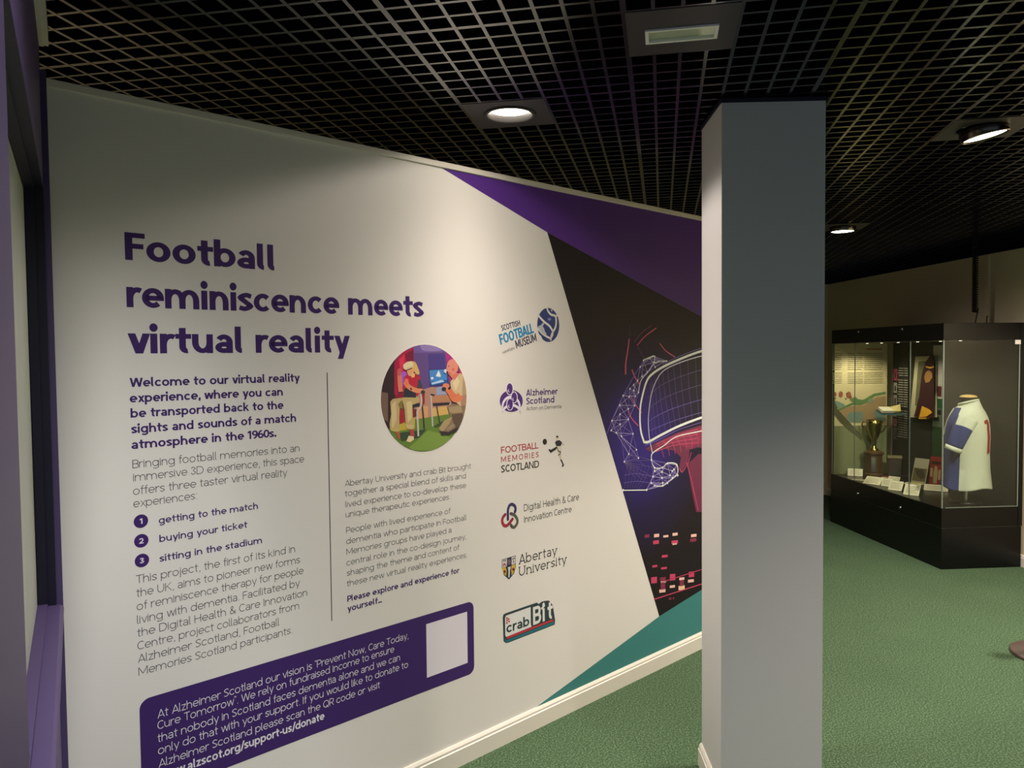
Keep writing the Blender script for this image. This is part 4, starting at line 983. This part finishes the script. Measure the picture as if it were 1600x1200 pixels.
for y in (630, 660, 692, 722, 754, 785, 815, 846, 878, 935, 965, 995, 1030, 1060, 1090):
    for x0, x1 in ((205, 360), (445, 690), (700, 1000)):
        c0 = C((x0, y))[0]; c1 = C((x1 - (y * 7 % 30), y))[0]
        m.box(fs(c0[0], c0[1], .002), e1 * (c1[0] - c0[0]), e2 * .001, UP * .006, TXT)
for x0, x1, y, h in ((735, 980, 570, .016), (250, 330, 575, .008)):
    c0 = C((x0, y))[0]; c1 = C((x1, y))[0]; m.box(fs(c0[0], c0[1], .002), e1 * (c1[0] - c0[0]), e2 * .001, UP * h, TXR)
sub(m, 'lettering', t)
def fpoly(m, mt, o, *pts):
    C2 = [far(1280 + x / 10, 600 + y / 10) for x, y in pts]
    C2 = [(min(max(a, ax0), ax1), z) for a, z in C2]
    q = [fs(a, z, o) for a, z in C2]
    n = Vector((0, 0, 0))
    for i in range(len(q)): n += q[i].cross(q[(i + 1) % len(q)])
    if n.dot(-e2) < 0: q = q[::-1]
    m.poly(q, mt)
m = MB(); GR = mat('panel green', (104, 142, 84), .6); GR2 = mat('panel sage', (138, 160, 124), .6); TAN = mat('panel tan', (178, 150, 108), .6); RUST = mat('panel rust', (168, 96, 70), .6); TEALP = mat('panel pale teal', (132, 158, 142), .6); OLV = mat('panel dark olive', (92, 92, 62), .6)
fpoly(m, TAN, .0022, (300, 400), (450, 350), (700, 330), (760, 280), (900, 200), (1040, 180), (1040, 600), (450, 600))
fpoly(m, TEALP, .0024, (180, 250), (400, 320), (330, 420), (190, 300)); fpoly(m, TEALP, .0026, (430, 500), (480, 440), (680, 430), (690, 560), (640, 600), (470, 600)); fpoly(m, TEALP, .0026, (840, 440), (1030, 440), (1030, 600), (900, 600))
fpoly(m, GR, .0028, (290, 400), (400, 340), (540, 280), (700, 240), (850, 150), (1040, 120), (1040, 155), (880, 185), (720, 300), (640, 330), (540, 320), (430, 360), (310, 420)); fpoly(m, GR, .003, (470, 250), (560, 195), (600, 235), (700, 250), (690, 300), (560, 300))
for x, y, r in ((245, 160, 26), (335, 160, 34), (460, 170, 38), (490, 210, 20)): fpoly(m, RUST, .003, *[(x + r * math.cos(a * PI / 6), y + r * 1.4 * math.sin(a * PI / 6)) for a in range(12)])
for x, y, r in ((235, 140, 12), (245, 225, 16), (415, 230, 14), (430, 150, 14)): fpoly(m, OLV, .0032, *[(x + r * math.cos(a * PI / 4), y + r * math.sin(a * PI / 4)) for a in range(8)])
for x, y, r in ((800, 260, 40), (960, 250, 50), (870, 260, 26)): fpoly(m, GR2 if r == 40 else TAN, .0032, *[(x + r * math.cos(a * PI / 6), y + r * math.sin(a * PI / 6)) for a in range(12)])
fpoly(m, OLV, .0034, (185, 200), (240, 260), (290, 400), (400, 520), (520, 650), (640, 770), (680, 840), (640, 880), (600, 820), (480, 740), (330, 600), (220, 480), (185, 420))
sub(m, 'illustration', t)

# pale illustrated strip on the back panel
s0_ = back_se(1474.5, 600)[0]; s1_ = back_se(1459, 600)[0]
t = thing('information_panel', 'narrow pale illustrated panel behind the glass corner beside the maroon pennant', 'panel', cs(s0_, BK - .006, .56))
m = MB(); m.box(cs(s0_, BK - .008, .56), e2 * (s1_ - s0_), e1 * .006, UP * 1.14, mat('pale panel', (206, 196, 184), .6)); sub(m, 'board', t)
m = MB(); wd = s1_ - s0_
BP(m, s0_, s1_, .56, .98, mat('strip dark green', (36, 62, 34), .6), .0095); BP(m, s0_, s1_, .98, 1.15, mat('strip grey green', (92, 104, 88), .6), .0095); BP(m, s0_, s1_ - wd * .2, 1.15, 1.23, mat('strip green', (40, 84, 52), .6), .0105)
BP(m, s0_ + wd * .1, s1_ - wd * .3, 1.25, 1.34, mat('strip maroon', (96, 44, 50), .6), .0105); BP(m, s0_ + wd * .3, s1_ - wd * .1, 1.03, 1.07, BLK, .0105); BP(m, s0_ + wd * .1, s1_ - wd * .5, 1.09, 1.13, BLK, .0105)
sub(m, 'illustration', t)

# framed picture leaning on the back, pennant in front of it
def bpoly(m, mt, off, pts, depth=.004):
    q = [back_pt(px, py, off) for px, py in pts]
    m.prism(q, e1 * depth, mt)
t = thing('framed_picture', 'pale framed picture half hidden behind the maroon pennant', 'picture', back_pt(1430, 650, .03))
m = MB(); bpoly(m, mat('frame cream', (186, 178, 140), .6), .030, ((1430.5, 557), (1462, 556), (1462, 652), (1421.5, 652)), .012); sub(m, 'frame', t)
m = MB(); bpoly(m, mat('frame olive', (96, 96, 66), .6), .032, ((1435, 565), (1461, 563), (1461, 634), (1429.5, 634)), .003); sub(m, 'picture', t)
t = thing('pennant', 'long maroon pennant with a gold crest and golden fringed tip hanging in the case', 'pennant', back_pt(1447, 600, .05))
MAR = mat('pennant maroon', (54, 22, 26), .7, .2); GOLD = mat('pennant gold', (222, 160, 40), .5, .4)
m = MB(); bpoly(m, MAR, .055, ((1453, 556), (1457, 554), (1459, 560), (1459, 650), (1450, 656), (1428, 651), (1436, 620), (1440, 585), (1446, 566)), .006); sub(m, 'cloth', t)
m = MB(); bpoly(m, GOLD, .059, ((1440.5, 634.5), (1452, 640), (1456, 645), (1447, 651), (1436, 652)), .003); bpoly(m, GOLD, .059, ((1435, 652.6), (1448, 652.6), (1447, 654.4), (1435.5, 654.4)), .003); sub(m, 'golden_tip', t)
m = MB(); bpoly(m, mat('pennant crest', (150, 104, 48), .6), .059, ((1446, 582), (1451, 578.5), (1456, 582), (1457, 590), (1452, 597), (1446, 598), (1444, 590)), .002); bpoly(m, GOLD, .059, ((1446, 572), (1453, 573.5), (1459, 572), (1459, 574), (1453, 576), (1447, 574)), .002); sub(m, 'crest', t)

# trophy on its plinth
b0 = seat(1365, 743, ZG + .001)
t = thing('trophy', 'gilt cup with two handles on a dark wooden plinth with a silver plate', 'trophy', b0)
WOOD = mat('trophy wood', (82, 58, 32), .4, .5); GILT = mat('gilt metal', (176, 158, 92), .22, .5, metal=1)
m = MB(); m.lathe((0, 0, 0), [(.092, 0), (.092, .02), (.078, .028), (.078, .20), (.094, .212), (.094, .228), (.06, .24)], WOOD, 8, smooth=False); m.build('plinth', t)
dv = Vector((-b0.x, -b0.y, 0)).normalized(); lv = Vector((-dv.y, dv.x, 0))
m = MB(); o = dv * .0775 - lv * .02; m.box(o + UP * .045, lv * .036, dv * .004, UP * .14, M_STEEL); m.build('name_plate', t)
m = MB(); m.lathe((0, 0, .24), [(.042, 0), (.044, .012), (.022, .03), (.016, .06), (.024, .075), (.018, .09), (.04, .13), (.062, .19), (.068, .25), (.072, .29), (.066, .292), (.05, .2)], GILT, 20); m.build('cup', t)
for sg in (-1, 1):
    m = MB(); m.tube([lv * sg * .055 + UP * .41, lv * sg * .085 + UP * .44, lv * sg * .105 + UP * .485, lv * sg * .095 + UP * .515, lv * sg * .068 + UP * .505], .007, GILT, 6); m.build('handle', t)

# open book on a clear stand behind the trophy
b1 = cs(1.47, .47, ZG + .001)
t = thing('book_stand', 'tall clear stand in the far corner of the case', 'stand', b1)
tp = on_plane(1372, 646, b1, Vector((0, -1, 0))).z - ZG
ACR = glass_mat('clear acrylic', (.9, .95, .95))
m = MB(); m.box((-.05, -.05, 0), (.1, 0, 0), (0, .1, 0), (0, 0, .006), ACR); m.build('foot', t)
m = MB(); m.box((-.012, -.004, .006), (.024, 0, 0), (0, .008, 0), (0, 0, tp - .016), ACR); m.build('post', t)
m = MB(); m.box((-.115, -.09, tp - .01), (.22, 0, 0), (0, .14, .03), (0, 0, .008), mat('stand teal', (52, 92, 98), .4)); m.build('shelf', t)
bk = thing('open_book', 'small open book with white pages on the clear stand above the trophy', 'book', b1 + UP * (tp + .004))
PAPER = mat('paper', (232, 224, 196), .7, .2)
m = MB(); m.prism([Vector(p) for p in ((-.105, -.07, .004), (0, -.075, .004), (.01, .045, .034), (-.09, .05, .034))], (0, -.012, .022), PAPER); m.build('page_block', bk)
m = MB(); m.prism([Vector(p) for p in ((.003, -.075, .004), (.075, -.05, .004), (.12, .05, .06), (.012, .045, .034))], (0, -.012, .018), mat('gilt page', (222, 206, 130), .6)); m.build('page_block', bk, label='gold edged pages')
m = MB(); m.prism([Vector(p) for p in ((-.108, -.075, 0), (.08, -.078, 0), (.122, .052, .03), (-.095, .054, .03))], (0, 0, .004), mat('book cover', (60, 52, 42), .6)); m.build('cover', bk)

# wooden presentation box
fd = Vector((-.80, -.60, 0)); fl_ = Vector((fd.y, -fd.x, 0))   # facing direction of things in the case, and their right
b = seat(1398, 747, ZG + .001)
t = thing('presentation_box', 'dark wooden presentation box with a pale lid edge beside the trophy', 'box', b)
ang_b = Vector((-.42, -.907, 0)); rb = Vector((.907, -.42, 0))
DW = mat('box wood', (64, 48, 34), .45, .5)
m = MB(); m.box(rb * -.055, rb * .11, -ang_b * .13, UP * .185, DW); m.build('body', t, .003)
m = MB(); m.box(rb * -.062 + ang_b * .006 + UP * .185, rb * .124, -ang_b * .142, UP * .014, mat('box lid', (128, 118, 80), .5)); m.build('lid', t, .002)
m = MB(); m.box(rb * -.042 + ang_b * .003 + UP * .02, rb * .084, -ang_b * .004, UP * .145, mat('box face', (58, 56, 50), .3)); m.build('door', t)

# flat red book
b = cs(1.34, .36, ZG + .001)
t = thing('red_book', 'flat red book lying at the foot of the trophy', 'book', b)
m = MB(); m.box(fl_ * -.045, fl_ * .085, -fd * .05, UP * .014, mat('red cover', (146, 52, 34), .5)); m.build('cover', t, .002)
m = MB(); m.box(fl_ * -.043 + fd * .0006 + UP * .003, fl_ * .081, -fd * .045, UP * .008, PAPER); m.build('page_block', t)

def leaning(name, label, cat, px, py, w, h, tilt, face, th, draw, group=None):
    """a thin upright sheet or booklet: bottom edge centre at a point on the case floor, leaning back"""
    b = seat(px, py, ZG + .001); face = Vector((face[0], face[1], 0)).normalized(); r = Vector((-face.y, face.x, 0))
    upv = (UP * math.cos(tilt) - face * math.sin(tilt)); nn = (face * math.cos(tilt) + UP * math.sin(tilt))
    t = thing(name, label, cat, b, 0, group)
    draw(t, lambda x, y, n=0.0: r * x + upv * y + nn * n, r, upv, nn, w, h, th)
    return t
def slab(t, X, r, u, n, x0, y0, w, h, th, z, mt, name, label=None):
    m = MB(); m.box(X(x0, y0, z), r * w, u * h, n * th, mt); return m.build(name, t, 0, label)
def photo_cover(t, X, r, u, n, w, h, th):
    slab(t, X, r, u, n, -w / 2, 0, w, h, th, 0, mat('programme paper', (176, 170, 138), .6), 'booklet')
    m = MB(); z = th + .0006
    m.box(X(-w / 2 + .006, h * .12, z), r * (w - .012), u * h * .5, n * .0004, mat('sepia print', (98, 88, 52), .6))
    m.poly([X(-w * .4, h * .62, z + .0012), X(-w * .1, h * .56, z + .0012), X(w * .2, h * .6, z + .0012), X(w * .42, h * .3, z + .0012), X(w * .2, h * .2, z + .0012), X(-w * .2, h * .36, z + .0012)], mat('sepia dark', (60, 50, 26), .6))
    m.box(X(-w * .4, h * .02, z), r * w * .7, u * h * .05, n * .0004, mat('programme line', (200, 176, 70), .6))
    m.build('cover_picture', t)
def red_cover(t, X, r, u, n, w, h, th):
    slab(t, X, r, u, n, -w / 2, 0, w, h, th, 0, mat('programme red', (150, 44, 30), .6), 'booklet')
    m = MB(); z = th + .0006
    m.box(X(-w * .38, h * .74, z), r * w * .76, u * h * .1, n * .0004, mat('title dark', (54, 40, 24), .6))
    m.poly([X(-w * .16, h * .08, z), X(w * .14, h * .08, z), X(w * .2, h * .4, z), X(w * .12, h * .66, z), X(-w * .08, h * .68, z), X(-w * .18, h * .42, z)], mat('figure tan', (178, 158, 108), .6))
    m.box(X(-w * .44, h * .3, z), r * w * .2, u * h * .3, n * .0004, mat('patch cream', (190, 160, 112), .6)); m.box(X(w * .24, h * .22, z), r * w * .18, u * h * .34, n * .0004, MATS['patch cream'])
    m.build('cover_picture', t)
leaning('programme', 'sepia programme with a photograph on its cover, leaning right of the wooden box', 'programme', 1434.5, 757, .13, .235, .30, (-.85, -.53), .006, photo_cover, 'football programmes')
leaning('programme', 'red programme with a tan figure, leaning by the corner of the case', 'programme', 1461, 759, .105, .255, .10, (-.85, -.53), .006, red_cover, 'football programmes')

CARD = mat('caption card', (226, 218, 184), .7, .2); CTX = mat('caption lettering', (150, 142, 116), .7)
def card(px, py, w, h, tilt, face, label):
    def draw(t, X, r, u, n, w, h, th):
        slab(t, X, r, u, n, -w / 2, 0, w, h, th, 0, CARD, 'card')
        m = MB()
        for k in range(5): m.box(X(-w * .38, h * (.78 - k * .14), th + .0005), r * w * (.76 - .12 * (k % 2)), u * h * .035, n * .0004, CTX)
        m.build('lettering', t)
    return leaning('caption_card', label, 'card', px, py, w, h, tilt, face, .003, draw, 'caption cards on the case floor')
A_ = (-.80, -.60)
card(1336, 744, .13, .085, .75, (-.45, -.9), 'white caption card propped up at the far left of the case floor')
card(1343, 751, .13, .05, 1.50, (-.6, -.8), 'white caption card lying flat at the far left of the case floor')
card(1361, 757, .15, .11, 1.05, (-.75, -.66), 'white caption card in front of the trophy plinth')
card(1396, 752.5, .10, .05, .6, (-.75, -.66), 'white caption card standing behind two others before the wooden box')
card(1384, 760, .085, .075, .6, (-.75, -.66), 'left one of two white caption cards side by side below the wooden box')
card(1398, 766.5, .11, .09, .62, (-.72, -.69), 'right one of two white caption cards side by side below the wooden box')
card(1424, 757.5, .14, .06, 1.45, (-.8, -.6), 'white caption card lying flat at the foot of the sepia programme')
card(1423, 774, .12, .10, .62, (-.72, -.69), 'white caption card nearest the front edge, below the sepia programme')
card(1462, 767.5, .18, .075, .95, (-.55, -.83), 'white caption card below the red programme')

# ------------------------------------------------------------------ shirt on its stand
sc = cs(.194, .33, 0)
vd = Vector((sc.x, sc.y, 0)).normalized(); lf = Vector((-vd.y, vd.x, 0))
fr = (lf * math.cos(math.radians(15)) + vd * math.sin(math.radians(15))).normalized()       # the shirt faces this way
sd = Vector((-fr.y, fr.x, 0)); sd = sd if sd.dot(vd) < 0 else -sd                            # its side nearest the camera
STD = thing('display_bust', 'dark bust form with a pale wooden neck cap inside the football shirt', 'mannequin', sc + UP * (ZG + .001))
DK = mat('bust cloth', (38, 34, 30), .8, .2)
m = MB(); m.lathe((0, 0, 0), [(.11, 0), (.11, .012), (.10, .016)], M_BLACK, 24); m.build('foot', STD)
m = MB(); m.lathe((0, 0, .016), [(.014, 0), (.014, .62)], M_STEEL, 12); m.build('pole', STD)
m = MB(); m.lathe(-fr * .01, [(.052, .70), (.056, .745), (.058, .80), (.060, .822)], DK, 20); m.build('neck', STD)
m = MB(); m.lathe(-fr * .01, [(.061, .8225), (.061, .829), (.045, .838), (.02, .842)], mat('neck cap wood', (196, 162, 96), .5), 20); m.build('neck_cap', STD)
SH = thing('football_shirt', 'blue and white halved football shirt with a red number on its back, in the case', 'shirt', sc)
BLUE = mat('shirt blue', (54, 62, 112), .8, .2); WHITE = mat('shirt white', (198, 200, 180), .8, .2); RED = mat('shirt red', (150, 42, 36), .8, .2)
rings = [(.588, .158, .225, 0), (.60, .157, .222, 0), (.72, .142, .205, 0), (.86, .136, .198, -.002), (.98, .138, .202, -.004), (1.07, .130, .205, -.008), (1.13, .116, .190, -.012), (1.175, .098, .150, -.014), (1.21, .082, .105, -.014), (1.235, .068, .075, -.012), (1.25, .064, .066, -.010)]
NS = 40; vs = []
rings = [(z, rf * 1.12, rs * .84, off) for z, rf, rs, off in rings]
def tor(i, a):
    z, rf, rs, off = rings[i]; c, s = math.cos(a), math.sin(a)
    wob = 1 + .03 * math.sin(a * 7 + i) * max(0, (0.95 - z)) * 2
    return fr * (rf * c * wob + off) + sd * (rs * s * wob) + UP * (z + (.012 * math.sin(a * 3) if i < 2 else 0) + (.02 * (-c) if i >= len(rings) - 2 else 0))
for i in range(len(rings)):
    for k in range(NS): vs.append(tor(i, 2 * PI * k / NS))
m = MB()
for i in range(len(rings) - 1):
    for k in range(NS):
        a = (k + .5) * 2 * PI / NS
        front = math.cos(a) > (.05 if i < 5 else .25)
        q = (k + 1) % NS
        mt = WHITE if (not front or i >= len(rings) - 3) else BLUE
        m.add([vs[i * NS + k], vs[i * NS + q], vs[(i + 1) * NS + q], vs[(i + 1) * NS + k]], [(0, 1, 2, 3)], mt, True)
bo = m.build('body', SH)
so = bo.modifiers.new('cloth', 'SOLIDIFY'); so.thickness = .003; so.offset = -1
we = bo.modifiers.new('weld', 'WELD'); we.merge_threshold = .0005
bo.modifiers.move(1, 0)
# sleeves: a short tapering tube from the shoulder down to the cuff
for sg in (1, -1):
    ko = .86 if sg > 0 else .56
    a0 = sd * sg * .145 * ko + UP * 1.125 - fr * .035; a1 = sd * sg * .205 * ko + UP * 1.04 - fr * .012; a2 = sd * sg * .232 * ko + UP * .915 + fr * .03
    path = smooth([a0, a1, a2], 5); n = len(path)
    m = MB()
    vsl = []; 
    for i, p in enumerate(path):
        tdir = (path[min(i + 1, n - 1)] - path[max(i - 1, 0)]).normalized(); w1 = (fr - tdir * fr.dot(tdir)).normalized(); w2 = tdir.cross(w1)
        r1 = .078 - .020 * i / (n - 1); r2 = .060 - .006 * i / (n - 1)
        vsl.append([p + w1 * r1 * math.cos(2 * PI * k / 20) + w2 * r2 * math.sin(2 * PI * k / 20) for k in range(20)])
    for i in range(n - 1):
        for k in range(20):
            q = (k + 1) % 20
            mt = WHITE if i < 4 and math.cos((k + .5) * 2 * PI / 20) < .55 - .0 * i else BLUE
            m.add([vsl[i][k], vsl[i][q], vsl[i + 1][q], vsl[i + 1][k]], [(0, 1, 2, 3)], mt, True)
    sl = m.build('sleeve', SH); w_ = sl.modifiers.new('weld', 'WELD'); w_.merge_threshold = .0005; s_ = sl.modifiers.new('cloth', 'SOLIDIFY'); s_.thickness = .003
    m = MB(); tdir = (path[-1] - path[-2]).normalized(); w1 = (fr - tdir * fr.dot(tdir)).normalized(); w2 = tdir.cross(w1)
    loop = lambda h, g: [path[-1] + tdir * h + w1 * (.058 + g) * math.cos(2 * PI * k / 20) + w2 * (.054 + g) * math.sin(2 * PI * k / 20) for k in range(20)]
    l0, l1, l2, l3 = loop(-.004, .003), loop(.030, .003), loop(.030, -.003), loop(-.004, -.003)
    m.add(l0 + l1 + l2 + l3, [(j * 20 + k, j * 20 + (k + 1) % 20, ((j + 1) % 4) * 20 + (k + 1) % 20, ((j + 1) % 4) * 20 + k) for j in range(4) for k in range(20)], WHITE, True)
    m.build('cuff', sl, label='white cuff')
# number on the back: a curved stroke that follows the cloth
def on_back(a, z, off=.004):
    for i in range(len(rings) - 1):
        if rings[i][0] <= z <= rings[i + 1][0]:
            f_ = (z - rings[i][0]) / (rings[i + 1][0] - rings[i][0]); rf = rings[i][1] + f_ * (rings[i + 1][1] - rings[i][1]); rs = rings[i][2] + f_ * (rings[i + 1][2] - rings[i][2]); of = rings[i][3]
            return fr * ((rf + off) * math.cos(a) + of) + sd * ((rs + off) * math.sin(a)) + UP * z
m = MB()
def strip(pts, w):
    L = [on_back(a - w / 2 / .19, z) for a, z in pts]; R = [on_back(a + w / 2 / .19, z) for a, z in pts]
    for i in range(len(pts) - 1): m.add([L[i], R[i], R[i + 1], L[i + 1]], [(0, 1, 2, 3)], RED)
strip([(PI - .16, 1.12 - .015 * k) for k in range(18)], .034)
m.add([on_back(PI - .16, 1.125), on_back(PI - .16, 1.10), on_back(PI - .40, 1.09), on_back(PI - .40, 1.115)], [(0, 1, 2, 3)], RED)
nb = m.build('back_number', SH, label='red number'); s_ = nb.modifiers.new('cloth', 'SOLIDIFY'); s_.thickness = .002
m = MB()                                                  # white piping down the front opening
strip_pts = []
for k in range(8):
    a = .0 + .10; z = 1.20 - k * .03
    strip_pts.append(on_back(a, z, .003))
m.tube(strip_pts, .006, WHITE, 6); m.build('placket', SH)
m = MB(); m.tube([fr * (.066 * math.cos(2 * PI * k / 24) - .010) + sd * .068 * math.sin(2 * PI * k / 24) + UP * (1.252 - .02 * math.cos(2 * PI * k / 24)) for k in range(25)], .008, WHITE, 6); m.build('collar', SH)

# ------------------------------------------------------------------ coiled cable and conduit above the case
cp = cs(.30, .46, 0)
t = thing('coiled_cable', 'black coiled cable hanging from the lattice to the top of the display case', 'cable', (cp.x, cp.y, ZT))
zc0, zc1 = 1.955 - ZT, CEIL - ZT
m = MB(); nt_ = 34
m.tube([(.017 * math.cos(2 * PI * k / 10), .017 * math.sin(2 * PI * k / 10), zc0 + (zc1 + .02 - zc0) * k / (nt_ * 10)) for k in range(nt_ * 10 + 1)], .0062, M_BLACK, 6); m.build('coil', t)
m = MB(); m.tube([(.017, 0, zc0 + .002), (.026, -.004, zc0 + .03), (.020, -.002, zc0 - .005), (.008, 0, .03), (.002, 0, .004)], .005, M_BLACK, 6); m.build('lead', t)
wq = lambda s, n, z: RP + RD * s + RN * n + UP * z
qx = on_plane(1545, 450, RP, RN); qs = (qx - RP).dot(RD)
t = thing('conduit', 'thin cream cable trunking on the wall above the display case', 'conduit', wq(qs, 0, 1.93))
m = MB(); m.box(-RD * .016, RD * .032, RN * .018, UP * .485, M_CREAM); m.build('trunking', t)
m = MB(); m.tube([RN * .009 + RD * .006, RN * .01 + RD * .008 - UP * .05, RN * .012 + RD * .006 - UP * .12], .0035, mat('brown flex', (92, 78, 56), .6), 6); m.build('flex', t)

# ------------------------------------------------------------------ round dark stool base at the right edge
t = thing('stand_base', 'round dark base of a stand on the carpet at the right edge', 'stand', (2.905, 4.03, 0))
m = MB(); m.lathe((0, 0, 0), [(.205, 0), (.207, .006), (.205, .014), (.198, .018), (.06, .026), (.03, .03)], mat('dark brown metal', (78, 64, 56), .4, .5), 48); m.build('base', t)
m = MB(); m.lathe((0, 0, .03), [(.02, 0), (.02, 1.0)], mat('stand pole', (60, 54, 50), .4), 16); m.build('pole', t)
m = MB(); m.lathe((0, 0, 1.03), [(.02, 0), (.03, .01), (.03, .02)], MATS['stand pole'], 16); m.build('pole_cap', t)
